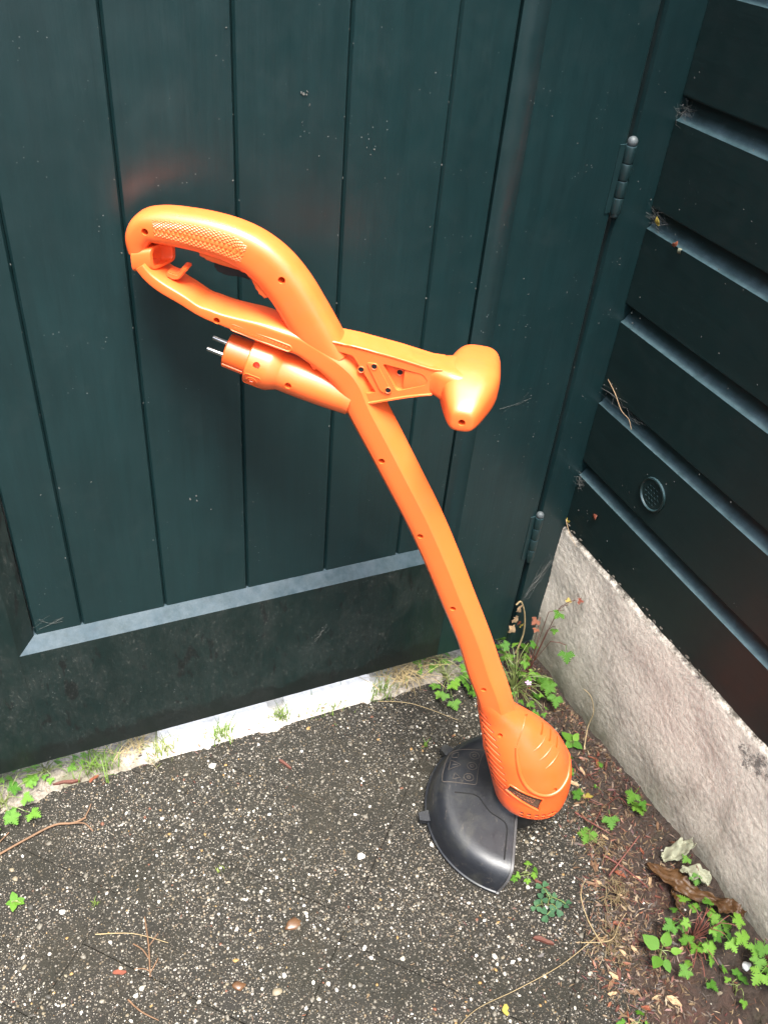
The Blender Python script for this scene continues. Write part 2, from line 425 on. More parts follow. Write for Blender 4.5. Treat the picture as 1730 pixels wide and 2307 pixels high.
M_LEAFR = leafmat('red_tinged_leaf', (.17, .045, .028), (.24, .085, .042), .25)
M_LEAFY = leafmat('yellowing_leaf', (.34, .27, .05), (.40, .30, .08), .3)
M_GRASS = leafmat('grass_blade', (.13, .22, .035), (.24, .27, .075), .3)
M_DRYG = leafmat('dry_grass_blade', (.36, .27, .13), (.50, .40, .21), .2)
M_MATTED = leafmat('matted_moss_strand', (.085, .060, .028), (.15, .11, .055), .1)
M_DEAD = leafmat('wet_dead_leaf', (.060, .030, .012), (.085, .042, .016), .1, .45)
M_PALE = leafmat('bleached_dead_leaf', (.20, .20, .135), (.25, .25, .17), .1, .6)
def littermat():
    m, nt, b = mat('leaf_litter_mix')
    s = N(nt, 'ShaderNodeNewGeometry').outputs['Random Per Island']
    c = ramp(nt, s, [(0, (.080, .045, .024)), (.2, (.04, .024, .015)), (.42, (.12, .080, .042)), (.58, (.10, .030, .018)), (.64, (.025, .017, .012)),
                     (.80, (.20, .145, .085)), (.87, (.060, .016, .014)), (.95, (.15, .055, .028))], 'CONSTANT')
    nt.links.new(c, b.inputs['Base Color']); b.inputs['Roughness'].default_value = .55
    return m
M_LITTER = littermat()
def petalmat():
    return flat('pink_petal', (.55, .32, .55), .5)
M_PETAL = petalmat()

# ================================================================== SETTING
GX, GY = .847, .862                      # gate: front plane of the frame, front plane of the boards
# ground: one wide sheet far below the paving level, and the paving on it
ground = lm('ground', [(-90, -90, -.045), (90, -90, -.045), (90, 90, -.045), (-90, 90, -.045)], [[0, 1, 2, 3]], M_AGG)
tag(ground, kind='structure')
path = empty('path', (0, 1.0, 0)); tag(path, kind='structure')
wm('path_surface', *boxv((-6, .962, -.04), (.70, 8, -.004)), M_PATH, path)

# paving: washed-aggregate slabs laid diagonally to the gate
pavement = empty('pavement', (0, 0, 0)); tag(pavement, kind='structure')
SQ2 = math.sqrt(.5)
e1 = Vector((SQ2, -SQ2, 0)); e2 = Vector((SQ2, SQ2, 0))          # e1 along the course, e2 across
def inside_front(p):                                              # the paving stops short of the gate line and at the wall
    return p.y < .835 and p.x < .745
def clip(poly, f):
    out = []
    for i in range(len(poly)):
        a, b = poly[i], poly[(i + 1) % len(poly)]
        fa, fb = f(a), f(b)
        if fa >= 0: out.append(a)
        if (fa >= 0) != (fb >= 0): out.append(a + (b - a) * (fa / (fa - fb)))
    return out
TILES = []
W_ = .301
for i in range(-7, 8):                                            # columns in direction e1
    d0 = -.4715 + W_ * i
    base = {0: .5430, 1: .5430 + .139, -1: .5430 - .10}.get(i, .543 + .0613 * ((i * 7) % 5))
    for j in range(-12, 6):
        s0 = base + j * .1705; s1 = s0 + .1705
        if i == 0: # joints read off the paving near the trimmer
            js = [-.14 - .17 * q for q in range(9, 0, -1)] + [-.14, .03, .20, .37, .543, .682, .883, 1.07, 1.26]
            if j + 12 >= len(js) - 1: continue
            s0, s1 = js[j + 12], js[j + 13]
        cen = e1 * (d0 + W_ / 2) + e2 * (s0 + s1) / 2
        if cen.x < -1.7 or cen.x > .95 or cen.y < -1.3 or cen.y > 1.0: continue
        g = .0003
        poly = [e1 * (d0 + g) + e2 * (s0 + g), e1 * (d0 + W_ - g) + e2 * (s0 + g), e1 * (d0 + W_ - g) + e2 * (s1 - g), e1 * (d0 + g) + e2 * (s1 - g)]
        poly = clip(poly, lambda p: .838 - p.y); 
        if len(poly) < 3: continue
        poly = clip(poly, lambda p: .748 - p.x)
        if len(poly) < 3: continue
        cx = sum((p for p in poly), Vector((0, 0, 0))) / len(poly)
        if cx.length == 0: continue
        area = abs(sum((poly[q - 1].x * poly[q].y - poly[q].x * poly[q - 1].y) for q in range(len(poly)))) / 2
        if area < .002: continue
        top = random.uniform(-.0006, .0001); tx, ty = random.uniform(-.002, .002), random.uniform(-.002, .002)
        ch = .0006
        def ringz(z, inset): return [p + (cx - p).normalized() * inset + Vector((0, 0, z + ((p - cx).x * tx + (p - cx).y * ty if z > -.03 else 0))) for p in poly]
        V, F = rings([ringz(-.040, 0), ringz(top - ch, 0), ringz(top, ch * 1.3)])
        o = wm('paving_tile', V, F, M_AGG, pavement)
        TILES.append((o, poly, cx))
def tile_at(x, y):
    p = Vector((x, y, 0))
    for t, poly, cx in TILES:
        n = len(poly); ok = True; sgn = None
        for q in range(n):
            a, b = poly[q], poly[(q + 1) % n]
            s = (b.x - a.x) * (p.y - a.y) - (b.y - a.y) * (p.x - a.x)
            if sgn is None: sgn = s > 0
            elif (s > 0) != sgn: ok = False; break
        if ok: return t
    return None

# unit pebble shapes
def pebble_mesh(seed):
    rnd = random.Random(seed)
    bm = bmesh.new(); bmesh.ops.create_icosphere(bm, subdivisions=2, radius=1)
    off = Vector((rnd.uniform(0, 50), rnd.uniform(0, 50), rnd.uniform(0, 50)))
    for v in bm.verts:
        v.co *= 1 + .55 * noise.noise(v.co * 1.1 + off); v.co.z *= .55
    me = bpy.data.meshes.new('pebble'); bm.to_mesh(me); bm.free()
    for p in me.polygons: p.use_smooth = True
    me.materials.append(M_PEB1); return me
PEBS = [pebble_mesh(s) for s in range(8)]
named = [(.189, .523, .0115, .0075), (.102, .473, .009, .0065), (.365, .599, .0055, .005), (.310, .581, .0055, .005), (.144, .448, .007, .006), (.270, .497, .005, .005),
         (.150, .800, .006, .005)]
cnt = 0; placed = [(x, y, a) for x, y, a, b in named]
def put_pebble(x, y, a, b, rz):
    t = tile_at(x, y)
    if t is None: return False
    o = bpy.data.objects.new('pebble', random.choice(PEBS)); COL.objects.link(o); o.parent = t
    o.location = (x, y, random.uniform(-.0012, .0006)); o.scale = (a, b, min(a, b) * .9); o.rotation_euler = (random.uniform(-.2, .2), random.uniform(-.2, .2), rz)
    return True
M_BROWNPEB = flat('brown_pebble', (.085, .042, .019), .4)
for q_, (x, y, a, b) in enumerate(named):
    if put_pebble(x, y, a, b, random.uniform(-.5, .2)):
        cnt += 1
        if q_ in (0, 1):
            o_ = COL.objects[-1]; o_.material_slots[0].link = 'OBJECT'; o_.material_slots[0].material = M_BROWNPEB
def infield(x, y):                                              # the stretch of paving in front of gate and wall that gets single stones
    return -.25 < x < .70 and .18 < y < .83
tries = 0
while cnt < 290 and tries < 4000:
    tries += 1
    x, y = random.uniform(-.2, .62), random.uniform(.30, .82)
    if noise.noise(Vector((x * 5, y * 5, 3))) < random.uniform(-.5, .15): continue
    a = random.choice((.0024, .0026, .003, .0034, .004))
    if any((x - q[0]) ** 2 + (y - q[1]) ** 2 < (a + q[2]) ** 2 * 1.6 for q in placed): continue
    if put_pebble(x, y, a, a * random.uniform(.62, .9), random.uniform(0, 6.3)):
        placed.append((x, y, a)); cnt += 1
# thousands of smaller stones: one mesh
ico = bmesh.new(); bmesh.ops.create_icosphere(ico, subdivisions=1, radius=1)
IV = [v.co.copy() for v in ico.verts]; IF = [[v.index for v in f_.verts] for f_ in ico.faces]; ico.free()
def stones(n, x0, x1, y0, y1, r0, r1, z=0, dens=True, seed=1, reject=None):
    rnd = random.Random(seed); V = []; F = []
    for q in range(n):
        x, y = rnd.uniform(x0, x1), rnd.uniform(y0, y1)
        if dens and noise.noise(Vector((x * 4.5, y * 4.5, 9))) * 1.9 + .8 * noise.noise(Vector((x * 15, y * 15, 2))) + (.62 - y) * .9 < rnd.uniform(-.55, .45): continue
        if reject and reject(x, y): continue
        r = r0 + (r1 - r0) * rnd.random() ** 3.2
        ax, ay, az = r * rnd.uniform(.75, 1.35), r * rnd.uniform(.6, 1), r * rnd.uniform(.35, .6)
        th = rnd.uniform(0, 6.3); c_, s_ = math.cos(th), math.sin(th); o = len(V)
        zz = z + rnd.uniform(-.0012, .0002)
        for v in IV:
            k_ = rnd.uniform(.78, 1.15); X, Y, Z = v.x * ax * k_, v.y * ay * k_, v.z * az
            V.append((x + X * c_ - Y * s_, y + X * s_ + Y * c_, zz + Z))
        F += [[i + o for i in f_] for f_ in IF]
    return V, F
def offtile(x, y): return y > .836 or x > .745
V, F = stones(52000, -.42, .745, .02, .836, .0005, .0030, 0, True, 3, offtile)
peb = lm('aggregate_stones', V, F, M_PEB, pavement, fix=False); tag(peb, kind='stuff')
for p in peb.data.polygons: p.use_smooth = True

# sandy strip with moss between paving and threshold
def grid_strip(name, x0, x1, y0, y1, nx, ny, zf, m, parent=None):
    V = []; F = []
    for i in range(nx + 1):
        for j in range(ny + 1):
            x = x0 + (x1 - x0) * i / nx; y = y0 + (y1 - y0) * j / ny
            V.append((x, y, zf(x, y)))
    for i in range(nx):
        for j in range(ny):
            a = i * (ny + 1) + j; F.append([a, a + ny + 1, a + ny + 2, a + 1])
    o = lm(name, V, F, m, parent)
    for p in o.data.polygons: p.use_smooth = True
    return o
def fn(x, y, s, seed=0): return noise.noise(Vector((x * s, y * s, seed)))
def z_strip(x, y):
    edge = min(1, max(0, (y - .812 + .018 * fn(x, y, 14, 4) + .012 * fn(x, y, 55, 6)) / .03))
    return -.010 + .0128 * edge + .004 * fn(x, y, 40, 1) * edge + .0028 * fn(x, y, 110, 2)
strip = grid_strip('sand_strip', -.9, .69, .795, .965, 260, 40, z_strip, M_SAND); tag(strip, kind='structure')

# soil banked up against the plinth
def bank_h(y): return .007 + min(.055, max(0, (.72 - y) * .115))
def edge_x(y): return .690 - .150 * max(0, min(1, (.62 - y) / .32)) + (.06 if y > .7 else 0) * min(1, (y - .7) / .1) * -1
def z_soil(x, y):
    t = (x - edge_x(y) + .030 * fn(x, y, 11, 8) + .012 * fn(x, y, 35, 3)) / max(.02, (.75 - edge_x(y)))
    t = max(-.2, min(1, t))
    base = -.006 + .0075 * min(1, max(0, t / .40)) + bank_h(y) * max(0, t) ** 1.3
    return base + (.006 * fn(x, y, 26, 1) + .0032 * fn(x, y, 75, 5) + .0016 * fn(x, y, 190, 6)) * min(1, max(0, t * 5))
soil = grid_strip('soil_bank', .40, .752, -1.2, .86, 120, 620, z_soil, M_SOIL); tag(soil, kind='structure')

# ---------------------------------------------------------------- shed wall on the right
WX = .751
shed = empty('shed_wall', (WX, 0, 0))
tag(shed, 'dark green shed wall of horizontal boards on a rough concrete base', 'wall')
Y0W, Y1W = -2.6, .8465
tz = .400
while tz < 2.2:
    B = tz - .1027
    prof = [(.0016, B), (0, B + .0020), (0, tz), (.0030, tz + .0012), (.0058, tz + .0032), (.0080, tz + .0060), (.0098, tz + .0096), (.0110, tz + .0140), (.0114, tz + .0180), (.0114, tz + .0250), (.022, tz + .0250), (.022, B)]
    jx = random.uniform(-.0006, .0006)
    V, F = prism(prof, lambda p: (WX + p[0] + jx, Y0W, p[1]), lambda p: (WX + p[0] + jx, Y1W, p[1]))
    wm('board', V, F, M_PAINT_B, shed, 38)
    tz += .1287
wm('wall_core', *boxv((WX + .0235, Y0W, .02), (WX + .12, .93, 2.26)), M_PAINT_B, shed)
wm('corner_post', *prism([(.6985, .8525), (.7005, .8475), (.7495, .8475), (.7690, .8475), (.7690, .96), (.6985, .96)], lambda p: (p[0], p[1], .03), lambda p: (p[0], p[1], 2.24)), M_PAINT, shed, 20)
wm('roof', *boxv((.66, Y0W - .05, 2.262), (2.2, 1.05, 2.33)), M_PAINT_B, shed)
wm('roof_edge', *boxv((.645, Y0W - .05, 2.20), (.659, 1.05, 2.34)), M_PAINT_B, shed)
# plinth: roughcast face, top ledge
def plinth():
    V = []; F = []; ny, nz = 460, 90
    y0, y1 = -1.0, .8470
    for i in range(ny + 1):
        y = y0 + (y1 - y0) * i / ny
        t = (y1 - y) / .9
        x_f = .7480 - .0045 * min(t, 1.6); zt = .302 + .020 * min(t, 1.6) + .0025 * noise.noise(Vector((y * 9, 1, 4))) + .0018 * noise.noise(Vector((y * 40, 3, 4)))
        for j in range(nz + 4):
            if j <= nz:
                z = -.03 + (zt + .03) * j / nz
                g = noise.fractal(Vector((0, y * 170, z * 170)), 1.0, 2.0, 3)
                g2 = noise.noise(Vector((5, y * 14, z * 14)))
                x = x_f - .0009 * g - .0025 * g2
                if j > nz - 3: x += .0022 * (j - nz + 3) ** 1.4
            else:
                q = j - nz
                x = x_f + .004 + .004 * q; z = zt + .0006 * q + .0015 * noise.noise(Vector((y * 60, q, 2)))
            V.append((x, y, z))
    m_ = nz + 4
    for i in range(ny):
        for j in range(m_ - 1):
            a = i * m_ + j; F.append([a, a + m_, a + m_ + 1, a + 1])
    o = wm('concrete_plinth', V, F, M_PLINTH, shed)
    for p in o.data.polygons: p.use_smooth = True
plinth()
# crumbled mortar lip between plinth and lowest board
mb = MB()
rnd = random.Random(4)
for q in range(60):
    y = rnd.uniform(-.1, .84); t = (.847 - y) / .9
    c = Vector((.7492 - .0045 * t + rnd.uniform(-.002, .003), y, .3035 + .020 * t + rnd.uniform(-.004, .003)))
    s = rnd.uniform(.0008, .0028)
    mb.add(([c + Vector((v.x * s * .7 * rnd.uniform(.5, 1.3), v.y * s * rnd.uniform(.8, 2.2), v.z * s * .8 * rnd.uniform(.5, 1.3))) for v in IV], IF))
tag(wm('mortar_crumb', mb.V, mb.F, M_PLINTH, shed), kind='stuff')
# round vent in the second board
VC = Vector((WX, .692, .475)); VR = .0245
vent = wm('vent_grille', *rings([[VC + Vector((-dx, r * math.cos(a), r * math.sin(a))) for a in [2 * math.pi * q / 40 for q in range(40)]]
          for r, dx in ((VR, -.001), (VR, .0028), (VR - .0018, .0034), (VR - .0032, .0022), (VR - .0035, .0014))]), M_PAINT_B, shed, 40)
hl = MB()
for row in range(-2, 3):
    for c_ in range(-2, 3):
        yy = (c_ + (.5 if row % 2 else 0)) * .0068; zz_ = row * .0062
        if math.hypot(yy, zz_) > .0158: continue
        hl.add(rings([[VC + Vector((-dx, yy + r * math.cos(a), zz_ + r * math.sin(a))) for a in [2 * math.pi * q / 10 for q in range(10)]] for r, dx in ((.0023, .001), (.0023, .0032))]))
cut(vent, [(([v - origin(shed) for v in hl.V]), hl.F)], 40)
wm('vent_shaft', *rings([[VC + Vector((-dx, r * math.cos(a), r * math.sin(a))) for a in [2 * math.pi * q / 20 for q in range(20)]] for r, dx in ((.0195, .0002), (.0195, .0006))]), M_BLACK, vent).location = -vent.location - Vector((0, 0, 0))
for o in list(vent.children): o.location = (0, 0, 0)

# unseen dark wall added left of the view to darken side light and reflections
side_wall = wm('added_side_wall', *boxv((-2.05, -7, -.04), (-1.85, .92, 2.3)), M_PAINT_B); tag(side_wall, kind='structure')
# ---------------------------------------------------------------- gate
gate = empty('garden_gate', (.69, .867, .0585))
tag(gate, 'dark green panelled wooden gate standing shut behind the orange trimmer', 'gate')
ZB, ZT = .0585, 1.93
XL, XR = -.2155, .690
wm('stile', *prism([(.553, GX), (XR - .002, GX), (XR, GX + .002), (XR, .889), (.5305, .889), (.5305, GY), (.5370, GY - .0012), (.5430, GY - .0036), (.5478, GY - .0070), (.5510, GY - .0110)], lambda p: (p[0], p[1], ZB), lambda p: (p[0], p[1], ZT)), M_PAINT, gate, 40)
wm('stile', *prism([(-.0785, GX), (XL, GX), (XL, .889), (-.056, .889), (-.056, GY)], lambda p: (p[0], p[1], ZB), lambda p: (p[0], p[1], ZT)), M_PAINT_G, gate, 20)
def rail(name, z0, z1, zc, m, up=True):
    # front face z0..z1, sloping weathered edge z1..zc back to the board plane, mitred into the stiles
    xa, xb, ya, yb = -.0785 + .0006, .553 - .0006, -.056 + .0006, .5305 - .0006
    V = [(xa, GX + .0006, z0), (xb, GX + .0006, z0), (xb, GX + .0006, z1), (xa, GX + .0006, z1),
         (ya, GY, zc), (yb, GY, zc), (ya, .889, zc), (yb, .889, zc), (ya, .889, z0), (yb, .889, z0)]
    F = [[0, 1, 2, 3], [3, 2, 5, 4], [4, 5, 7, 6], [6, 7, 9, 8], [8, 9, 1, 0], [0, 3, 4, 6, 8], [1, 9, 7, 5, 2]]
    return wm(name, V, F, m, gate, 15)
rail('bottom_rail', ZB, .2830, .3010, M_PAINT_G)
rail('top_rail', ZT, 1.78, 1.757, M_PAINT)
gx = [-.0545, .005, .114, .229, .345, .4605, .529]
for a, b in zip(gx[:-1], gx[1:]):
    zt = random.uniform(-.0006, .0006)
    c_ = .0027; y = GY + zt
    prof = [(a + .0003, y + .0038), (a + c_, y), (b - c_, y), (b - .0003, y + .0038), (b - .0003, y + .015), (a + .0003, y + .015)]
    V, F = prism(prof, lambda p: (p[0], p[1], .3012), lambda p: (p[0], p[1], 1.756))
    wm('board', V, F, M_PAINT, gate, 20)
wm('backing_panel', *boxv((-.0555, .8785, .3015), (.530, .8885, 1.755)), M_PAINT, gate)

def hinge(zlo, zhi, x=.694):
    L = zhi - zlo; r = .0066; yc = GX - .0035
    h = wm('hinge', *boxv((x - .014, GX - .0012, zlo), (x + .001, GX + .004, zhi)), M_HINGE, gate)
    n = 4
    for q in range(n):
        a = zlo + L * q / n; b = zlo + L * (q + 1) / n - .0012
        rr = [r * .94, r, r, r * .94]; zz_ = [a, a + .001, b - .001, b]
        wm('knuckle', *rings([[(x + R_ * math.cos(t), yc + R_ * math.sin(t), z) for t in [2 * math.pi * s / 18 for s in range(18)]] for R_, z in zip(rr, zz_)]), M_HINGE, h, 40).location = -Vector((0, 0, 0))
    rs = [[(x + .0062 * math.cos(ph) * math.cos(t), yc + .0062 * math.cos(ph) * math.sin(t), zhi + .0036 + .0062 * math.sin(ph)) for t in [2 * math.pi * s / 16 for s in range(16)]] for ph in [R(d) for d in (-70, -45, -20, 0, 20, 45, 70, 86)]]
    wm('pin_cap', *rings(rs), M_HINGEDUST, h, 60)
    rs = [[(x + .0055 * math.cos(ph) * math.cos(t), yc + .0055 * math.cos(ph) * math.sin(t), zlo - .002 + .0045 * math.sin(ph)) for t in [2 * math.pi * s / 16 for s in range(16)]] for ph in [R(d) for d in (-86, -60, -30, 0, 30)]]
    wm('pin_cap', *rings(rs), M_HINGE, h, 60)
    return h
hinge(.810, .890); hinge(.243, .332); hinge(1.45, 1.53)

# pale specks, flakes and smears stuck to gate and wall
def flecks(name, parent, spots, seed, mapf):
    rnd = random.Random(seed); mb = MB()
    for (a, b, n, sp, big) in spots:
        for q in range(max(1, int(n * .55))):
            u, v = a + rnd.gauss(0, sp), b + rnd.gauss(0, sp * 1.3)
            L = rnd.uniform(.0005, .0013) * big; w = L * rnd.uniform(.25, .8); th = rnd.gauss(1.4, .5)
            P = []
            for s in range(6):
                an = 2 * math.pi * s / 6; k_ = rnd.uniform(.6, 1.2)
                X, Y = L * math.cos(an) * k_, w * math.sin(an) * k_
                P.append((u + X * math.cos(th) - Y * math.sin(th), v + X * math.sin(th) + Y * math.cos(th)))
            mb.add(prism(P, lambda p: mapf(p, .0001), lambda p: mapf(p, .0005)))
    return tag(wm(name, mb.V, mb.F, M_WEB, parent), kind='stuff')
gs = [(.301, .950, 9, .0025, 1.5), (.304, .936, 4, .002, 1.0), (.372, .886, 6, .003, 1.0), (.390, .856, 3, .003, .9), (.29, .918, 3, .006, .8), (.168, .478, 6, .004, 1.4), (.183, .460, 3, .003, 1.4),
      (-.006, .53, 5, .006, 1.2), (.035, .526, 4, .006, 1.1), (.31, .87, 6, .03, .6), (.4, .95, 8, .07, .5), (.1, .6, 14, .12, .5), (.35, .6, 12, .12, .5), (.3, .36, 10, .10, .8)]
for gxx in gx[1:-1]: gs += [(gxx - .003, zz_, 3, .002, .9) for zz_ in (.42, .55, .63, .72, .8, .87, .93, 1.0)]
flecks('dust_flecks', gate, gs, 5, lambda p, d: (p[0], GY - d, p[1]))
flecks('dust_flecks', gate, [(.62, .9, 8, .04, .8), (.61, .7, 22, .045, .9), (.61, .55, 40, .05, .9), (.60, .40, 26, .05, .8), (.62, .25, 14, .04, .8), (.3, .2, 18, .12, .7), (.0, .17, 18, .05, .8)], 6, lambda p, d: (p[0], GX - d, p[1]))
ws = [(.83, .93, 8, .01, 1.2), (.80, .80, 10, .02, 1.1), (.82, .67, 10, .012, 1.2), (.83, .56, 12, .01, 1.2), (.72, .47, 10, .02, 1), (.8, .36, 14, .02, 1), (.6, .5, 18, .09, .9), (.65, .72, 16, .08, .9), (.7, .88, 14, .06, .9), (.55, .37, 10, .06, 1.1)]
flecks('dust_flecks', shed, ws, 8, lambda p, d: (WX - .0007 - d, p[0], p[1]))
flecks('dust_flecks', shed, [(.725, z_, 6, .012, .8) for z_ in (.95, .85, .75, .65, .55, .45, .38)], 9, lambda p, d: (p[0], .8475 - d, p[1]))

# the fence goes on in the gate's line, left of the view
mbf = MB(); xx = -.36
mbf.add(boxv((-.335, .845, -.02), (-.226, .900, 1.98)))
while xx > -1.84:
    mbf.add(prism([(xx - .1140, .868), (xx - .1112, .862), (xx - .0030, .862), (xx - .0002, .868), (xx - .0002, .885), (xx - .1140, .885)], lambda p: (p[0], p[1], .03), lambda p: (p[0], p[1], 1.90))); xx -= .1142
tag(lm('side_fence', mbf.V, mbf.F, M_PAINT), kind='structure')

# threshold blocks under the gate
threshold = empty('threshold', (.2, .9, 0)); tag(threshold, kind='structure')
for a, b in ((-.35, -.155), (.081, .266), (.286, .447)):
    V, F = boxv((a, .856 if a < .25 else .846, -.04), (b, .958, .0075))
    o = wm('kerb_block', V, F, M_KERB, threshold)
    bm = bmesh.new(); bm.from_mesh(o.data); bmesh.ops.bevel(bm, geom=bm.edges, offset=.005, segments=3, affect='EDGES')
    bmesh.ops.subdivide_edges(bm, edges=[e for e in bm.edges if e.calc_length() > .02], cuts=14, use_grid_fill=True)
    for v_ in bm.verts: v_.co += Vector((noise.noise(v_.co * 60), noise.noise(v_.co * 60 + Vector((9, 0, 0))), noise.noise(v_.co * 60 + Vector((0, 9, 0))))) * .0016
    bm.to_mesh(o.data); bm.free(); sharpen(o.data, 60)

# ================================================================== GRASS TRIMMER
# its own frame: u along the tool towards the viewer's right, n towards the viewer, v up; it leans with the handle against the gate
trim = empty('grass_trimmer', (.553, .563, 0), math.atan2(-.53, .848))
tag(trim, 'orange electric grass trimmer with black guard leaning against the green gate', 'grass trimmer')
def T(u, n, v): return Vector((u, -n, v))
def sgnp(x, e): return math.copysign(abs(x) ** e, x)
class Sweep:
    """stations (u, v, half_m, half_n, blend) along a curve in the u-v plane; ring point from angle th; th=0 faces the viewer (+n), 90 deg is the upper side"""
    def __init__(s, st, k, flip=1, prof=None):
        s.P = smooth_path(st, k); s.flip = flip; s.prof = prof
        s.tan = []
        for i in range(len(s.P)):
            a, b = s.P[max(i - 1, 0)], s.P[min(i + 1, len(s.P) - 1)]
            t = Vector((b[0] - a[0], b[1] - a[1])); s.tan.append(t.normalized())
    def at(s, i, th, off=0.0):
        i0 = max(0, min(int(i), len(s.P) - 2)); f_ = i - i0
        q = [a + (b - a) * f_ for a, b in zip(s.P[i0], s.P[i0 + 1])]
        t = (s.tan[i0] * (1 - f_) + s.tan[i0 + 1] * f_).normalized()
        m = Vector((t.y, -t.x)) * s.flip                   # upper side
        mm, nn = s.prof(th, q[4]) 
        # outward normal for the offset, by difference
        m2, n2 = s.prof(th + .02, q[4]); m1, n1 = s.prof(th - .02, q[4])
        tx, ty = (n2 - n1) * q[3], (m2 - m1) * q[2]
        L = math.hypot(tx, ty) or 1
        on, om = ty / L, -tx / L
        M_ = mm * q[2] + om * off; N_ = nn * q[3] + on * off
        return T(q[0] + m.x * M_, N_, q[1] + m.y * M_)
    def mesh(s, seg, ends=(1, 1)):
        rs = []
        n = len(s.P)
        rs = [[s.at(i, 2 * math.pi * j / seg) for j in range(seg)] for i in range(n - 1)] + [[s.at(n - 1 - 1e-6, 2 * math.pi * j / seg) for j in range(seg)]]
        # rounded ends
        def endcap(r, k_, dirv):
            c = sum(r, Vector()) / len(r); out = []
            for sc, d in k_: out.append([c + (p - c) * sc + dirv * d for p in r])
            return out
        return rings(rs)
def superell(e):
    return lambda th, b: (sgnp(math.sin(th), e), sgnp(math.cos(th), e))
# shaft profile: flat flank with the screw holes, a soft ridge, an upper facet and a rounded back; b blends to a plain rounded box
SP = [(0.0, 1.0), (.30, 1.0), (.40, .93), (.62, .66), (.84, .36), (.95, .18), (1.0, 0)]
LP = [(0.0, 1.0), (-.45, .985), (-.72, .90), (-.9, .66), (-.98, .35), (-1.0, 0)]
def shaft_prof(th, b):
    th = (th + math.pi) % (2 * math.pi) - math.pi
    s = 1 if abs(th) <= math.pi / 2 else -1
    a = abs(th) if s > 0 else math.pi - abs(th)            # 0..pi/2 from the flank to top/bottom
    tab = SP if th >= 0 else LP
    x = a / (math.pi / 2) * (len(tab) - 1); i = min(int(x), len(tab) - 2); f_ = x - i
    m = tab[i][0] + (tab[i + 1][0] - tab[i][0]) * f_; n = (tab[i][1] + (tab[i + 1][1] - tab[i][1]) * f_) * s
    e = .28
    me, ne = sgnp(math.sin(th), e), sgnp(math.cos(th), e)
    return m * (1 - b) + me * b, n * (1 - b) + ne * b

# ---- shaft running up into the lower arm of the handle
low = [(-.080, .215), (-.096, .262), (-.115, .306), (-.136, .364), (-.165, .427), (-.190, .482), (-.217, .537), (-.247, .591), (-.273, .637), (-.293, .672), (-.306, .697)]
st = []
Lw = [(-.056, .140)] + low
for i in range(1, len(Lw) - 0):
    a, b = Lw[i - 1], Lw[min(i + 1, len(Lw) - 1)]
    t = Vector((b[0] - a[0], b[1] - a[1])).normalized(); m = Vector((t.y, -t.x))
    hm = .0215 + (.0015 if i < 4 else 0)
    st.append((Lw[i][0] + m.x * hm, Lw[i][1] + m.y * hm, hm, .0190, 0.0))
st = [(-.047, .170, .026, .024, 0.0)] + st
st[-1] = (st[-1][0], st[-1][1], .0210, .0190, .15)
# the lower arm: from its lower and upper edges
for (lx, ly), (tx, ty), b in (((-.317, .7135), (-.289, .735), .35), ((-.345, .733), (-.333, .757), .6), ((-.367, .738), (-.359, .762), .8), ((-.390, .745), (-.383, .766), 1), ((-.409, .752), (-.404, .768), 1), ((-.426, .757), (-.421, .770), 1),
                              ((-.439, .761), (-.431, .772), 1), ((-.449, .765), (-.443, .775), 1), ((-.464, .773), (-.457, .783), 1), ((-.485, .783), (-.477, .793), 1), ((-.497, .792), (-.489, .801), 1), ((-.506, .803), (-.496, .809), 1)):
    st.append(((lx + tx) / 2, (ly + ty) / 2, math.hypot(lx - tx, ly - ty) / 2, .0205 if b == 1 else .0195, b))
shaftS = Sweep(st, 5, 1, shaft_prof)
V, F = shaftS.mesh(48)
shaft = lm('shaft', V, F, M_ORANGE, trim, 24)
def cyl(u, v, n0, n1, r0, r1=None, seg=18):
    r1 = r0 if r1 is None else r1
    return rings([[T(u + r * math.cos(a), n, v + r * math.sin(a)) for a in [2 * math.pi * q / seg for q in range(seg)]] for n, r in ((n0, r0), (n1, r1))])
holes = [(-.250, .624), (-.198, .529), (-.147, .425), (-.089, .290), (-.426, .762)]
cut(shaft, [cyl(u, v, .006, .030, .0036 if u > -.4 else .0034) for u, v in holes], 24)
def screw(u, v, n, m=None, parent=trim):
    o = lm('screw', *rings([[T(u + r * math.cos(a), nn, v + r * math.sin(a)) for a in [2 * math.pi * q / 14 for q in range(14)]] for nn, r in ((n - .003, .0029), (n, .0029), (n + .0008, .0022), (n + .0002, .0010))]), m or M_SCREW, parent, 40)
    return o
for u, v in holes: screw(u, v, .0068, M_SHADE)

# ---- grip (upper arm of the handle), bending down into the shaft
gst = [(-.5065, .8150, .0095, .0150, 1), (-.5050, .8290, .0125, .0165, 1), (-.4960, .8405, .0145, .0175, 1), (-.4790, .8435, .0165, .0180, 1), (-.4560, .8435, .0175, .0185, 1), (-.4330, .8415, .0185, .0188, 1),
       (-.4100, .8370, .0195, .0190, 1), (-.3900, .8290, .0205, .0190, 1), (-.3720, .8160, .0215, .0192, 1), (-.3560, .7980, .0220, .0194, 1), (-.3420, .7770, .0222, .0195, 1), (-.3270, .7530, .0222, .0195, 1), (-.3130, .7300, .0215, .0190, 1)]
gripS = Sweep(gst, 6, -1, superell(.62))
gripS.flip = -1
# th = 90 deg must be the outer (upper) side: check and flip
p_ = gripS.at(30, math.pi / 2); q_ = gripS.at(30, -math.pi / 2)
if p_.z < q_.z: gripS.flip = 1
V, F = gripS.mesh(40)
grip = lm('grip', V, F, M_ORANGE, trim, 40)
cut(grip, [cyl(-.493, .841, .006, .03, .0034), cyl(-.361, .813, .006, .03, .0036)], 40)
screw(-.493, .841, .0065, M_SHADE); screw(-.361, .813, .0068, M_SCREW)
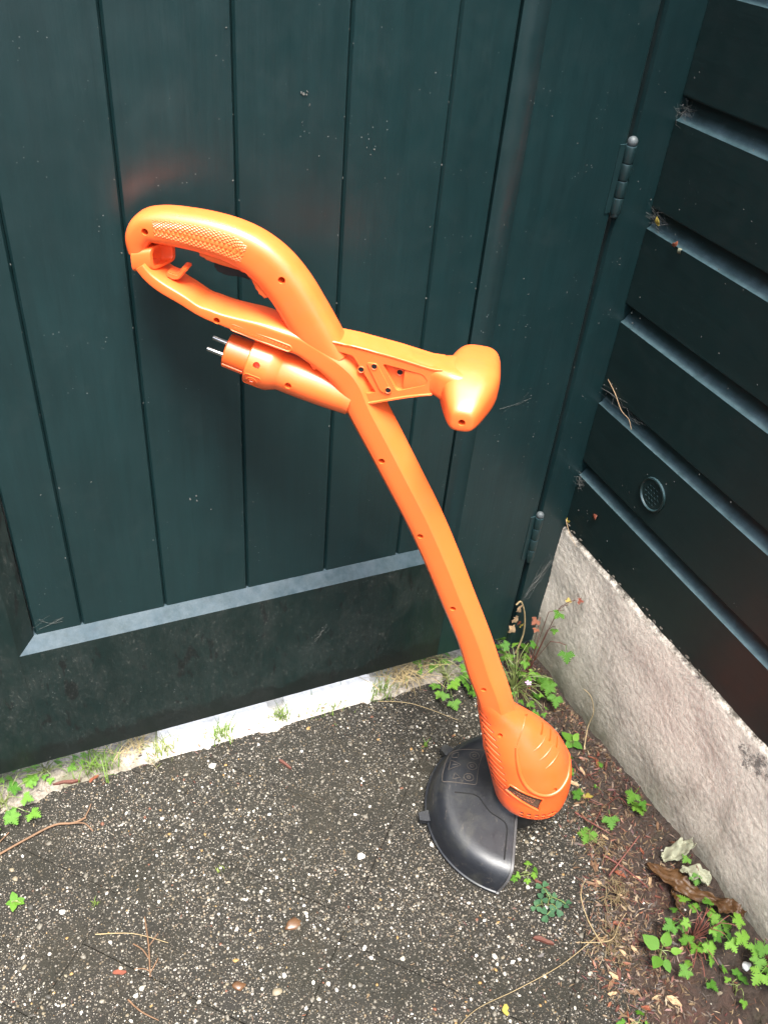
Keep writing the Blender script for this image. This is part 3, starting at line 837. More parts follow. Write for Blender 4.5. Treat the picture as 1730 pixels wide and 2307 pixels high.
# knurled panel on the grip: rows of small pyramids
V = []; F = []
i0, i1, nI, nJ = 16.0, 40.0, 210, 60
for a in range(nI + 1):
    for b in range(nJ + 1):
        s_ = a / nI; ii = i0 + (i1 - i0) * s_
        lo = -10 + (-22 - -10) * min(1, s_ * 2.2); hi = 30 if s_ < .85 else 30 - (s_ - .85) * 90
        lo = lo if s_ < .92 else lo + (s_ - .92) * 130
        th = R(lo + (hi - lo) * b / nJ) * 1.0
        A_ = a / nI * 21; B_ = b / nJ * 6
        f1 = abs(((A_ + B_) % 1) - .5) * 2; f2 = abs(((A_ - B_) % 1) - .5) * 2
        h = min(f1, f2)
        edge = min(a, nI - a, b, nJ - b)
        V.append(gripS.at(ii, th, -.0006 if edge == 0 else -.0001 + .0010 * h * min(1, edge / 7)))
for a in range(nI):
    for b in range(nJ):
        q = a * (nJ + 1) + b; F.append([q, q + nJ + 1, q + nJ + 2, q + 1])
kn = lm('grip_panel', V, F, M_ORANGE, grip)
# trigger housing under the grip, and the black trigger
def plate(name, outline, n0, n1, m, parent=trim, ang=30, bev=.0012):
    V, F = prism(outline, lambda p: T(p[0], n0, p[1]), lambda p: T(p[0], n1, p[1]))
    me = mesh(name, V, F)
    if bev:
        bm = bmesh.new(); bm.from_mesh(me); bmesh.ops.bevel(bm, geom=bm.edges, offset=bev, segments=2, affect='EDGES', clamp_overlap=True); bm.to_mesh(me); bm.free()
    sharpen(me, ang)
    return link(name, me, m, parent)
plate('trigger_housing', [(-.447, .832), (-.446, .824), (-.440, .8195), (-.428, .8165), (-.402, .8125), (-.395, .8085), (-.391, .8020), (-.388, .7935), (-.3835, .7890), (-.3775, .7865), (-.372, .79), (-.372, .815), (-.40, .84)], -.0125, .0125, M_ORANGE, trim, 30, .003)
plate('trigger', [(-.431, .818), (-.4305, .8085), (-.424, .8055), (-.415, .8035), (-.407, .8050), (-.398, .8035), (-.394, .802), (-.392, .81), (-.40, .82)], -.0075, .0075, M_BLACK, trim, 30, .002)

# cable hook: a flat loop round the end strut, and a small hook on the lower arm
loop_c = Vector((-.490, .812)); pl = []
ax = Vector((.80, -.60, 0)).normalized()     # opening looks along u and a little to the viewer
def loopring(scale, uo):
    out = []
    for q in range(28):
        a = 2 * math.pi * q / 28
        nn = sgnp(math.cos(a), .45) * .0175 * scale; vv = sgnp(math.sin(a), .45) * .0125 * scale
        out.append(T(loop_c.x + uo - nn * .42, nn, loop_c.y + vv - .0 + uo * .25))
    return out
V, F = rings([loopring(.84, -.0150), loopring(.92, -.0135), loopring(.92, .0045), loopring(.90, .0058), loopring(.72, .0058), loopring(.70, .0045), loopring(.70, -.006)], True)
lm('cable_loop', V, F, M_ORANGE, trim, 35)
plate('cable_hook', [(-.480, .795), (-.473, .792), (-.4665, .7935), (-.4605, .8010), (-.4570, .8050), (-.4590, .8068), (-.4645, .8058), (-.4640, .8030), (-.4690, .7985), (-.4745, .7995), (-.478, .801)], -.008, .008, M_ORANGE, trim, 30, .0012)
# raised rounded bar with worn raised lettering along the lower arm (letters too worn to read)
bar = [(-.409, .7570), (-.354, .7430)]
mb = MB()
d = Vector((bar[1][0] - bar[0][0], bar[1][1] - bar[0][1])); L = d.length; d.normalize(); pp = Vector((-d.y, d.x))
pts = []
for s_ in range(9): a = math.pi / 2 + math.pi * s_ / 8; pts.append(Vector(bar[0]) + d * (.0035 * math.cos(a)) + pp * (.0035 * math.sin(a)))
for s_ in range(9): a = -math.pi / 2 + math.pi * s_ / 8; pts.append(Vector(bar[1]) + d * (.0035 * math.cos(a)) + pp * (.0035 * math.sin(a)))
def arm_n(u, v): return .0203 if u < -.38 else .0198
lm('label_bead', *closed_tube([T(p.x, arm_n(p.x, p.y) - .0006, p.y) for p in pts], .0010), M_ORANGE, shaft, 60)
rnd = random.Random(3)
for q in range(16):
    c = Vector(bar[0]) + d * (L * (q + .5) / 16); h_ = rnd.uniform(.0010, .0016)
    V, F = prism([c - d * .0009 - pp * h_, c + d * .0009 - pp * h_, c + d * .0009 + pp * h_, c - d * .0009 + pp * h_], lambda p: T(p.x, arm_n(p.x, p.y) - .002, p.y), lambda p: T(p.x, arm_n(p.x, p.y) + .0004, p.y))
    mb.add((V, F))
lm('raised_marks', mb.V, mb.F, M_ORANGE, shaft)

# ---- auxiliary handle: webbed arm and a T-shaped knob
arm_out = [(-.326, .7560), (-.300, .7545), (-.286, .7535), (-.245, .7480), (-.212, .7420), (-.199, .7420), (-.196, .722), (-.203, .7140), (-.210, .7125), (-.231, .7065), (-.262, .6950), (-.279, .6890), (-.300, .700), (-.318, .726)]
def holed(name, outline, hs, n0, n1, m, parent):
    bm = bmesh.new()
    def loop(P, n):
        vs = [bm.verts.new(T(p[0], n, p[1])) for p in P]
        return vs, [bm.edges.new((vs[i], vs[(i + 1) % len(vs)])) for i in range(len(vs))]
    allL = []; E = []
    for P in [outline] + hs:
        vs, es = loop(P, n1); allL.append((P, vs)); E += es
    bmesh.ops.triangle_fill(bm, edges=E, use_beauty=True)
    for P, vs in allL:
        lo = [bm.verts.new(T(p[0], n0, p[1])) for p in P]
        for i in range(len(P)):
            j = (i + 1) % len(P); bm.faces.new((vs[i], vs[j], lo[j], lo[i]))
    bmesh.ops.recalc_face_normals(bm, faces=bm.faces)
    me = bpy.data.meshes.new(name); bm.to_mesh(me); bm.free(); sharpen(me, 30)
    return link(name, me, m, parent)
def rounded(P, r, k_=4):
    out = []
    n = len(P)
    for i in range(n):
        a, b, c = Vector(P[i - 1]), Vector(P[i]), Vector(P[(i + 1) % n])
        d1 = (a - b); d2 = (c - b); rr = min(r, d1.length * .45, d2.length * .45)
        p0 = b + d1.normalized() * rr; p1 = b + d2.normalized() * rr
        for q in range(k_ + 1):
            t = q / k_; out.append(tuple((p0 * (1 - t) ** 2 + b * 2 * t * (1 - t) + p1 * t * t)))
    return out
rec1 = rounded([(-.3165, .7480), (-.289, .7440), (-.2625, .7060), (-.2720, .7030), (-.300, .716)], .003)
rec2 = rounded([(-.2590, .7400), (-.2170, .7345), (-.2115, .7270), (-.2140, .7225), (-.2420, .7110)], .004)
aux = empty('auxiliary_handle', (0, 0, 0), 0, trim)
HN = .0166
core = plate('arm', arm_out, -.012, .0105, M_ORANGE, aux, 30, 0)
front = holed('arm_face', arm_out, [rec1, rec2], .0104, HN, M_ORANGE, core)
lm('arm_back', *prism(arm_out, lambda p: T(p[0], -HN, p[1]), lambda p: T(p[0], -.0119, p[1])), M_ORANGE, core, 30)
plate('raised_pad', rounded([(-.275, .7390), (-.2640, .7395), (-.2475, .7115), (-.2520, .7065), (-.2585, .709)], .003), HN - .002, HN + .0012, M_ORANGE, core, 30, .0006)
# bead along the front edge of the arm
lm('edge_bead', *tube([T(p[0], HN - .0006, p[1]) for p in smooth_path(arm_out[:6], 3)], .0014, 6), M_ORANGE, core, 60)
lm('edge_bead', *tube([T(p[0], HN - .0002, p[1]) for p in smooth_path([(-.206, .7136)] + arm_out[8:12], 3)], .0016, 6), M_ORANGE, core, 60)
for u, v, n in ((-.2665, .7360, HN + .0014), (-.2505, .7115, HN + .0014), (-.2410, .7300, .0110), (-.2795, .7300, .0172)):
    lm('screw_rim', *closed_tube([T(u + .0033 * math.cos(a), n, v + .0033 * math.sin(a)) for a in [2 * math.pi * q / 16 for q in range(16)]], .0005, 5), M_ORANGE, core, 60)
    lm('screw', *rings([[T(u + r * math.cos(a), nn, v + r * math.sin(a)) for a in [2 * math.pi * q / 16 for q in range(16)]] for nn, r in ((n - .002, .0031), (n + .0001, .0031), (n - .0001, .0016))]), M_BLACK, core, 30)
# knob: rings in the u-v plane along n
kst = [(-.0620, .0080, .0080, -.1660, .7215), (-.0605, .0150, .0130, -.1660, .7215), (-.0560, .0200, .0170, -.1660, .7212), (-.046, .0238, .0200, -.1665, .7208), (-.030, .0268, .0226, -.1680, .7205), (-.013, .0290, .0246, -.1695, .7200), (0, .0296, .0252, -.1702, .7197),
       (.013, .0278, .0240, -.1708, .7188), (.026, .0240, .0212, -.1712, .7170), (.038, .0198, .0178, -.1716, .7145), (.047, .0162, .0150, -.1718, .7125), (.0530, .0128, .0124, -.1720, .7112), (.0556, .0098, .0095, -.1720, .7107), (.0564, .0050, .0050, -.1720, .7107)]
P = smooth_path(kst, 3)
rs = [[T(q[3] + q[1] * sgnp(math.cos(a), .62), q[0], q[4] + q[2] * sgnp(math.sin(a), .62)) for a in [2 * math.pi * j / 40 for j in range(40)]] for q in P]
knob = lm('knob', *rings(rs), M_ORANGE, aux, 50)
cut(knob, [cyl(-.172, .7105, .040, .070, .0036)], 50)
screw(-.172, .7105, .0425, M_SHADE, knob)
# flare joining the arm to the knob
fst = [(-.236, .7270, .0195, HN - .001), (-.222, .7270, .0175, HN - .0005), (-.210, .7270, .0155, HN), (-.200, .7260, .0165, .0215), (-.190, .7240, .0190, .0250), (-.178, .7215, .0205, .0270)]
P = smooth_path(fst, 4)
lm('flare', *rings([[T(q[0], q[3] * sgnp(math.cos(a), .45), q[1] + q[2] * sgnp(math.sin(a), .45)) for a in [2 * math.pi * j / 32 for j in range(32)]] for q in P]), M_ORANGE, knob, 50)

# ---- plug housing tucked under the handle
pd = Vector((.967, -.253)).normalized(); pm = Vector((.253, .967)).normalized()
PO = Vector((-.398, .7150))
def onax(s, r, a, n_off=.002, rv=1.0):
    c = PO + pd * s + pm * (r * math.sin(a) * rv)
    return T(c.x, n_off + r * math.cos(a), c.y)
def lathe(name, prof, m, parent, seg=40, ang=35, e=1.0):
    return lm(name, *rings([[onax(s, r, 2 * math.pi * j / seg) for j in range(seg)] for s, r in prof]), m, parent, ang)
ph = lathe('plug_housing', [(.0, .012), (.0, .0235), (.0012, .0248), (.0215, .0256), (.0250, .0250), (.0330, .0215), (.0350, .0205), (.060, .0205), (.085, .0200), (.112, .0185), (.116, .010)], M_ORANGE, trim)
def radial_hole(s, a, r, depth0, depth1, rr):
    c0 = onax(s, depth0, a); c1 = onax(s, depth1, a); ax = (c1 - c0).normalized(); p = ax.orthogonal().normalized(); q = ax.cross(p)
    return rings([[c + (p * math.cos(t) + q * math.sin(t)) * rr for t in [2 * math.pi * j / 16 for j in range(16)]] for c in (c0, c1)])
cut(ph, [radial_hole(.0110, R(22), 0, .016, .03, .0037), radial_hole(.0470, R(-4), 0, .013, .03, .0036)], 35)
pb = lathe('plug', [(-.0255, .011), (-.0255, .0165), (-.0243, .0177), (-.004, .0182), (-.0005, .0182), (-.0005, .010)], M_PLUG, trim)
# earth contact groove along the plug and its metal clips
for a in (R(-35),):
    for dd, w in ((-.12, .0016), (.12, .0016)):
        lm('plug_rib', *tube([onax(-.0240, .0178, a + dd), onax(-.002, .0183, a + dd)], .0010, 6), M_PLUG, pb, 60)
    lm('earth_contact', *tube([onax(-.0245, .0168, a), onax(-.004, .0172, a)], .0018, 6), M_PLUG, pb, 60)
for s_ in (-1, 1):
    c0 = PO + pd * -.0250; off = .0095 * s_
    a0 = T(c0.x, .002 + off * .86, c0.y) + Vector((pm.x, 0, pm.y)) * (-off * .25)
    d3 = Vector((-pd.x, 0, -pd.y))
    lm('plug_pin', *tube([a0, a0 + d3 * .0175, a0 + d3 * .0188, a0 + d3 * .0193], [.0024, .0024, .0019, .0009], 14), M_METAL, pb, 40)
# embossed badge: rounded square with two rings on the collar
def badge(pts, r): return closed_tube([onax(.0105 + x, .0256, R(-24) + y / .0256) for x, y in pts], r, 5)
mbq = rounded([(-.0088, -.0088), (.0088, -.0088), (.0088, .0088), (-.0088, .0088)], .003, 3)
lm('badge', *badge(mbq, .00045), M_ORANGE, ph, 60)
for rr in (.0056, .0034): lm('badge_ring', *badge([(rr * math.cos(2 * math.pi * q / 24), rr * math.sin(2 * math.pi * q / 24)) for q in range(24)], .00045), M_ORANGE, ph, 60)
lm('badge_cross', *tube([onax(.0105 - .0018, .0258, R(-24)), onax(.0105 + .0018, .0258, R(-24))], .0005, 5), M_ORANGE, ph)

# ---- motor head
hst = [(.272, -.1000, -.0640, .0170, 0), (.260, -.0960, -.0580, .0185, 0), (.250, -.0933, -.0510, .0200, 0), (.243, -.0916, -.0430, .0208, 0), (.237, -.0903, -.0340, .0216, 0), (.230, -.0888, -.0215, .0228, 0), (.222, -.0866, -.0070, .0250, 0), (.212, -.0842, .0070, .0290, 0), (.200, -.0810, .0205, .0340, 0), (.187, -.0776, .0325, .0390, 0), (.172, -.0735, .0425, .0440, 0), (.154, -.0680, .0515, .0480, 0),
       (.136, -.0620, .0590, .0520, 0), (.118, -.0560, .0620, .0525, 0), (.104, -.0515, .0632, .0530, 0), (.098, -.0496, .0634, .0536, 0), (.090, -.0470, .0632, .0540, 0), (.081, -.0440, .0626, .0536, 0), (.0750, -.0415, .0612, .0522, 0), (.0722, -.0385, .0590, .0500, 0), (.0708, -.0320, .0530, .0430, 0), (.0700, -.015, .035, .024, 0)]
HP = smooth_path(hst, 4)
def head_pt(v, a, off=0):
    # interpolate the stations at height v
    for i in range(len(HP) - 1):
        if HP[i][0] >= v >= HP[i + 1][0]:
            t = (HP[i][0] - v) / max(1e-9, HP[i][0] - HP[i + 1][0]); q = [x + (y - x) * t for x, y in zip(HP[i], HP[i + 1])]; break
    else: q = HP[0] if v > HP[0][0] else HP[-1]
    uc, hu, hn = (q[1] + q[2]) / 2, (q[2] - q[1]) / 2, q[3]
    return T(uc + (hu + off) * sgnp(math.cos(a), .92), (hn + off) * sgnp(math.sin(a), .92), q[0])
def head_at(u, v, off=0):
    """front surface point with this u, v"""
    for i in range(len(HP) - 1):
        if HP[i][0] >= v >= HP[i + 1][0]:
            t = (HP[i][0] - v) / max(1e-9, HP[i][0] - HP[i + 1][0]); q = [x + (y - x) * t for x, y in zip(HP[i], HP[i + 1])]; break
    else: q = HP[-1]
    uc, hu, hn = (q[1] + q[2]) / 2, (q[2] - q[1]) / 2, q[3]
    c = max(-1, min(1, (u - uc) / hu)); c = math.copysign(abs(c) ** (1 / .92), c)
    return T(u, (hn + off) * (math.sqrt(max(0, 1 - c * c)) ** .92), v)
rs = [[head_pt(q[0], 2 * math.pi * j / 56) for j in range(56)] for q in HP]
head = lm('motor_head', *rings(rs), M_ORANGE_D, trim, 40)
cutters = []
# cooling slots down the left flank
slot_list = []; hole_list = []
for q in range(13):
    s_ = q / 12; v0 = .250 - .118 * s_; c0 = head_pt(v0 + .002, R(186)); c1 = head_pt(v0 - .015 - .005 * s_, R(120 - 4 * s_))
    nn_ = (head_pt(v0 - .008, R(150), .01) - head_pt(v0 - .008, R(150))).normalized(); axd = (c1 - c0).normalized(); p1 = axd.cross(nn_).normalized(); p2 = nn_
    mid = head_pt(v0 - .0080 - .0015 * s_, R(149)); slot_list.append((c0 + p2 * -.0014, mid + p2 * -.0014, c1 + p2 * -.0014, p1, p2))
    cutters.append(rings([[c + p1 * (x * w_) + p2 * d_ for x, d_ in ((-1, -.0035), (1, -.0035), (1, .006), (-1, .006))] for c, w_ in ((c0, .0014), (mid, .0021), (c1, .0013))]))
# lower air holes
for q in range(6):
    for r_ in range(2):
        a = R(50 + 10 * q); c = head_pt(.0870 - .0072 * r_, a)
        du = Vector((-math.sin(a), -math.cos(a), 0)) * .0029; o_ = Vector((math.cos(a), -math.sin(a), 0)); up_ = Vector((0, 0, .0026))
        cutters.append(rings([[c + o_ * k_ + du * x + up_ * y for x, y in ((-1, -1), (1, -1), (1, 1), (-1, 1))] for k_ in (-.007, .006)]))
        hole_list.append((c, o_, du, up_))
# name-plate recess and head screws
win = [(-.0275, .1400), (.0210, .1245), (.0195, .0990), (-.0320, .1245)]
def bil(s, q):
    a = Vector(win[0]).lerp(Vector(win[1]), s); b = Vector(win[3]).lerp(Vector(win[2]), s); return a.lerp(b, q)
def patch(off, ns=8, nq=4): return [[head_at(bil(i / ns, k_ / nq).x, bil(i / ns, k_ / nq).y, off) for k_ in range(nq + 1)] for i in range(ns + 1)]
def slab(o0, o1, ns=8, nq=4):
    A, B_ = patch(o0, ns, nq), patch(o1, ns, nq); V = [v for r in A for v in r] + [v for r in B_ for v in r]; F = []; k0 = (ns + 1) * (nq + 1); w = nq + 1
    for i in range(ns):
        for k_ in range(nq):
            q = i * w + k_; F += [[q, q + w, q + w + 1, q + 1], [k0 + q, k0 + q + 1, k0 + q + w + 1, k0 + q + w]]
    for i in range(ns):
        for e in (0, nq): q = i * w + e; F.append([q, q + w, k0 + q + w, k0 + q])
    for k_ in range(nq):
        for e in (0, ns * w): q = e + k_; F.append([q, q + 1, k0 + q + 1, k0 + q])
    return V, F
cutters.append(slab(-.0028, .012))
cutters.append(cyl(-.0545, .2140, .014, .05, .0036)); cutters.append(cyl(.034, .138, .030, .06, .0036)); cutters.append(cyl(.041, .088, .030, .07, .0034))
crown = []
# three slots on the crown, running across it
for (u, v) in ((.0020, .2235), (.0145, .2120), (.0250, .2000)):
    c = T(u, 0, v); dirn = Vector((.70, 0, .72)).normalized(); al = Vector((0, 1, 0)); sd = dirn.cross(al)
    surf = head_pt(v, 0)
    c0 = T(u - .004, .003, v - .012)
    cutters.append(rings([[c0 + al * (y * .010) + sd * (x * .0017) + dirn * k_ for x, y in ((-1, -1), (1, -1), (1, 1), (-1, 1))] for k_ in (-.002, .030)]))
    crown.append((c0, al, sd, dirn))
cut(head, cutters, 38)
for c0, mid, c1, p1, p2 in slot_list:
    lm('vent_slot_shade', *rings([[c + p1 * (x * w_) + p2 * d_ for x, d_ in ((-1, -.0006), (1, -.0006), (1, .0012), (-1, .0012))] for c, w_ in ((c0, .0013), (mid, .0020), (c1, .0012))]), M_SHADE, head)  # dark strips laid in the slots as painted shade
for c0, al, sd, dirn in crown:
    lm('vent_slot_shade', *rings([[c0 + al * (y * .0097) + sd * (x * .0016) + dirn * k_ for x, y in ((-1, -1), (1, -1), (1, 1), (-1, 1))] for k_ in (-.0021, -.0005)]), M_SHADE, head)
for k_, (c0, al, sd, dirn) in enumerate(crown):
    u_, v_ = ((.0082, .2185), (.0197, .2068), (.0300, .1945))[k_]
    lm('crown_rib', *tube([head_at(u_ - .016 + .004 * q, v_ - .020 + .0028 * q, -.0004) for q in range(5)], [.0006, .0015, .0018, .0015, .0006], 8), M_ORANGE_D, head, 60)
for c, o_, du, up_ in hole_list:
    lm('air_hole_shade', *rings([[c + o_ * k_ + du * (x * .98) + up_ * (y * .98) for x, y in ((-1, -1), (1, -1), (1, 1), (-1, 1))] for k_ in (-.0072, -.0015)]), M_BLACK, head)  # black boxes set in the holes, painting in their shade
lm('name_plate', *slab(-.0045, -.0022), M_DIRT, head)
# worn raised letters on the dirty plate
mb = MB()
cx_ = Vector((-.004, .122)); dx_ = Vector((.048, -.016)).normalized(); dy_ = Vector((-dx_.y, dx_.x))
for q in range(6):
    c = cx_ + dx_ * ((q - 2.5) * .0055) - dy_ * .002
    mb.add(closed_tube([head_at((c + dx_ * x + dy_ * y).x, (c + dx_ * x + dy_ * y).y, -.0020) for x, y in ((-.0017, -.003), (.0017, -.003), (.0017, .003), (-.0017, .003))], .0004, 4))
lm('plate_marks', mb.V, mb.F, flat('worn_rust_lettering', (.30, .10, .05), .7), head)
lm('plate_rim', *closed_tube([head_at(u, v, -.0003) for u, v in sum([[(win[i][0] * (1 - t) + win[(i + 1) % 4][0] * t, win[i][1] * (1 - t) + win[(i + 1) % 4][1] * t) for t in (0, .25, .5, .75)] for i in range(4)], [])], .0016, 6), M_ORANGE_D, head, 60)
# ridge where the cap meets the lower shell, and the neck seam
ridge = smooth_path([(-.030, .203), (-.026, .186), (-.018, .164), (-.008, .148), (.006, .137), (.024, .131), (.040, .134), (.0515, .145)], 6)
lm('cap_ridge', *tube([head_at(u, v, -.0008) for u, v in ridge] + [head_pt(.150, R(a), -.0012) for a in (10, 0, -12, -30)], .0030, 8), M_ORANGE_D, head, 60)
neck = smooth_path([(-.030, .203), (-.029, .216), (-.026, .228), (-.022, .236)], 5)
lm('neck_seam', *tube([head_at(u, v, -.0005) for u, v in neck], .0012, 6), M_ORANGE_D, head, 60)
screw(-.0545, .2140, .018, M_SHADE, head); screw(.034, .138, .033, M_SHADE, head); screw(.041, .088, .031, M_SCREW, head)
inner = [(v, a, b, c) for v, a, b, c in ()]
lm('inner_shell', *rings([[T(.006 + r * math.cos(a), r * .82 * math.sin(a), v) for a in [2 * math.pi * j / 24 for j in range(24)]] for v, r in ((.0705, .030), (.074, .042), (.092, .044))]), M_BLACK, head, 60)
# line spool under the head
lm('spool', *rings([[T(.004 + r * math.cos(a), r * math.sin(a), v) for a in [2 * math.pi * j / 28 for j in range(28)]] for v, r in ((.004, .020), (.006, .026), (.014, .0275), (.030, .0275), (.036, .024), (.0705, .024))]), M_BLACK, trim, 35)

# ---- guard: half dome with a straight flanged front
guard = empty('guard', (0, 0, 0), 0, trim)
TILT = R(3.5)
def G(u, n, v): return T(u, n, v * .86 + math.tan(TILT) * (.1335 - n))
gp = [(.1310, .0000), (.1325, .0010), (.1325, .0040), (.1300, .0055), (.1285, .0100), (.1245, .0210), (.1192, .0310), (.1120, .0385), (.1030, .0425), (.0900, .0440), (.0600, .0450), (.0420, .0460), (.0330, .0490), (.0270, .0540)]
gp = smooth_path(gp, 3)
A0, A1, NA = R(91), R(270), 96
UO = -.0045
def slant(z): return R(7) * max(0, 1 - z / .040) ** 1.2      # the open edge sweeps back towards the rim
def gpt(r, z, f_):
    a0 = A0 + slant(z); a = a0 + (A1 - A0 - slant(z)) * f_
    return G(r * math.cos(a) + UO, r * math.sin(a), z)
V = []; F = []
NP = len(gp); TH = .0024
def shell(off):
    out = []
    for (r, z) in gp: out.append((r - off * (.8 if z < .04 else .1), z - off * (.2 if z < .012 else .9)))
    return out
outp, inp = gp, shell(TH)
inp[0] = (gp[0][0] - TH, gp[0][1])
for prof in (outp, inp):
    for i in range(NA + 1):
        for r, z in prof: V.append(gpt(r, z, i / NA))
o_ = (NA + 1) * NP
for i in range(NA):
    for j in range(NP - 1):
        q = i * NP + j
        F.append([q, q + 1, q + NP + 1, q + NP]); F.append([o_ + q, o_ + q + NP, o_ + q + NP + 1, o_ + q + 1])
    F.append([i * NP, (i + 1) * NP, o_ + (i + 1) * NP, o_ + i * NP]); q = i * NP + NP - 1; F.append([q, o_ + q, o_ + q + NP, q + NP])
for i in (0, NA):
    for j in range(NP - 1):
        q = i * NP + j; F.append([q, q + 1, o_ + q + 1, o_ + q])
shield = lm('shield', V, F, M_GUARD, guard, 50)
# straight flange along the open side
fl = [(r, z) for r, z in gp]
def flange(sgn):
    rs = []
    for r, z in gp:
        if r < .026 or z < .003: continue
        a = A0 + slant(z); u = r * math.cos(a) + UO + .0022; n_ = sgn * r * math.sin(a)
        h_ = .0050 if z > .03 else .0030
        up2 = Vector((sgn * .35 if z > .036 else sgn, 1.0 if z > .03 else .35)).normalized()
        rs.append([G(u - .0018, n_ - up2.x * .003, z - up2.y * .004), G(u + .0018, n_ - up2.x * .003, z - up2.y * .004), G(u + .0018, n_ + up2.x * .0012, z + up2.y * .0018), G(u - .0018, n_ + up2.x * .0012, z + up2.y * .0018)])
    return lm('flange', *rings(rs), M_FLANGE, shield, 40)
M_FLANGE = flat('worn_flange_edge', (.040, .038, .038), .5)
flange(1); flange(-1)
# small tabs on the rim
for a in (R(163), R(216)):
    c_, s_ = math.cos(a), math.sin(a)
    P = [(.126, -.009), (.137, -.0075), (.1435, -.006), (.1435, .006), (.137, .0075), (.126, .009)]
    V, F = prism(P, lambda p: G(p[0] * c_ - p[1] * s_ + UO, p[0] * s_ + p[1] * c_, .001), lambda p: G(p[0] * c_ - p[1] * s_ + UO, p[0] * s_ + p[1] * c_, .0105))
    lm('rim_tab', V, F, M_GUARD, shield, 30)
# raised lines: warning panel, symbols, contour step
def gz(u, n):
    r = math.hypot(u - UO, n)
    for i in range(len(gp) - 1):
        if gp[i][0] >= r >= gp[i + 1][0]:
            t = (gp[i][0] - r) / max(1e-9, gp[i][0] - gp[i + 1][0]); return gp[i][1] + (gp[i + 1][1] - gp[i][1]) * t
    return .045
def gp3(u, n, off=0): return G(u, n, gz(u, n) + off)
def emb(name, P, r, m, closed=True, off=.0002):
    dens = []
    n = len(P)
    for i in range(n if closed else n - 1):
        a, b = Vector(P[i]), Vector(P[(i + 1) % n]); k_ = max(1, int((b - a).length / .005))
        dens += [a + (b - a) * (q / k_) for q in range(k_)]
    if not closed: dens.append(Vector(P[-1]))
    pts = [gp3(p.x, p.y, off) for p in dens]
    return lm(name, *(closed_tube(pts, r, 5) if closed else tube(pts, r, 5)), m, shield, 60)

emb('panel_line', rounded([(-.1085, -.0640), (-.0567, -.0691), (-.0612, -.0530), (-.0640, -.0380), (-.0645, -.0070), (-.1155, -.0045), (-.1165, -.0180), (-.1140, -.0430)], .004, 3), .0006, M_EMB)
emb('warning_triangle', [(-.1065, -.0445), (-.0905, -.0364), (-.1085, -.0262)], .0005, M_EMB)
emb('warning_stroke', [(-.1035, -.0362), (-.0965, -.0364)], .0006, M_EMB, False)
for c in ((-.0715, -.0570), (-.0737, -.0379), (-.0770, -.0178)):
    emb('symbol_ring', [(c[0] + .0072 * math.cos(2 * math.pi * q / 20), c[1] + .0064 * math.sin(2 * math.pi * q / 20)) for q in range(20)], .0006, M_EMB)
    emb('symbol_mark', [(c[0] + .0028 * math.cos(2 * math.pi * q / 8), c[1] + .0022 * math.sin(2 * math.pi * q / 8)) for q in range(8)], .0008, M_EMB)
emb('small_triangle', [(-.1005, -.0105), (-.0985, -.0215), (-.0900, -.0150)], .0006, M_EMB)
emb('small_square', rounded([(-.1050, -.0590), (-.0960, -.0600), (-.0960, -.0500), (-.1050, -.0490)], .002, 2), .0005, M_EMB)
stp = smooth_path([(-.0957, .0107), (-.0826, .0098), (-.0690, .0092), (-.0590, .0125), (-.0506, .0226), (-.0402, .0333), (-.0286, .0390), (-.0190, .0451), (-.0150, .0546), (-.0152, .0706), (-.0162, .1000)], 4)
emb('contour_step', stp, .0014, flat('matte_black_groove', (.003, .003, .003), .95), False, -.0006)

# ================================================================== PLANTS AND LITTER
def leaf_mesh(seed, lobed=True, n_leaflets=3, L=1.0, w=.62, fold=.12):
    """a leaf of deeply cut leaflets (herb robert), lying in x-y, stalk end at the origin, unit length"""
    rnd = random.Random(seed); V = []; F = []
    dirs = {3: [(0, 1.0), (72, .82), (-72, .82)], 5: [(0, 1), (58, .9), (-58, .9), (112, .66), (-112, .66)], 1: [(0, 1)]}[n_leaflets]
    for ang, ln in dirs:
        a = R(ang + rnd.uniform(-7, 7)); ln *= L * rnd.uniform(.9, 1.08) * (.60 if n_leaflets > 1 else 1)
        base = Vector((.40 if n_leaflets > 1 else 0, 0, 0))
        ts = [0, .10, .22, .34, .40, .52, .60, .70, .78, .88, 1.0] if lobed else [0, .1, .25, .4, .55, .7, .85, 1]
        ws = [.03, .08, .34, .60, .20, .54, .16, .40, .10, .19, 0] if lobed else [.02, .3, .47, .5, .44, .33, .18, 0]
        o = len(V)
        for t, w_ in zip(ts, ws):
            wl, wr = w_ * w * rnd.uniform(.85, 1.15) * 1.25, w_ * w * rnd.uniform(.85, 1.15) * 1.25
            sh = .22 * w_ if lobed else 0
            zc = -.10 * t * t + .02
            for X, Y, Z in ((t + sh, wl, zc + fold * wl), (t, 0, zc), (t + sh, -wr, zc + fold * wr)):
                X *= ln; Y *= ln; Z *= ln
                V.append(base + Vector((X * math.cos(a) - Y * math.sin(a), X * math.sin(a) + Y * math.cos(a), Z)))
        for i in range(len(ts) - 1):
            q = o + i * 3; F += [[q, q + 3, q + 4, q + 1], [q + 1, q + 4, q + 5, q + 2]]
    if n_leaflets > 1:
        o = len(V); V += [Vector((0, .012, 0)), Vector((0, -.012, 0)), Vector((.42, -.012, 0)), Vector((.42, .012, 0))]; F.append([o, o + 1, o + 2, o + 3])
    me = mesh('leaf', V, F, None, False)
    for p in me.polygons: p.use_smooth = True
    return me
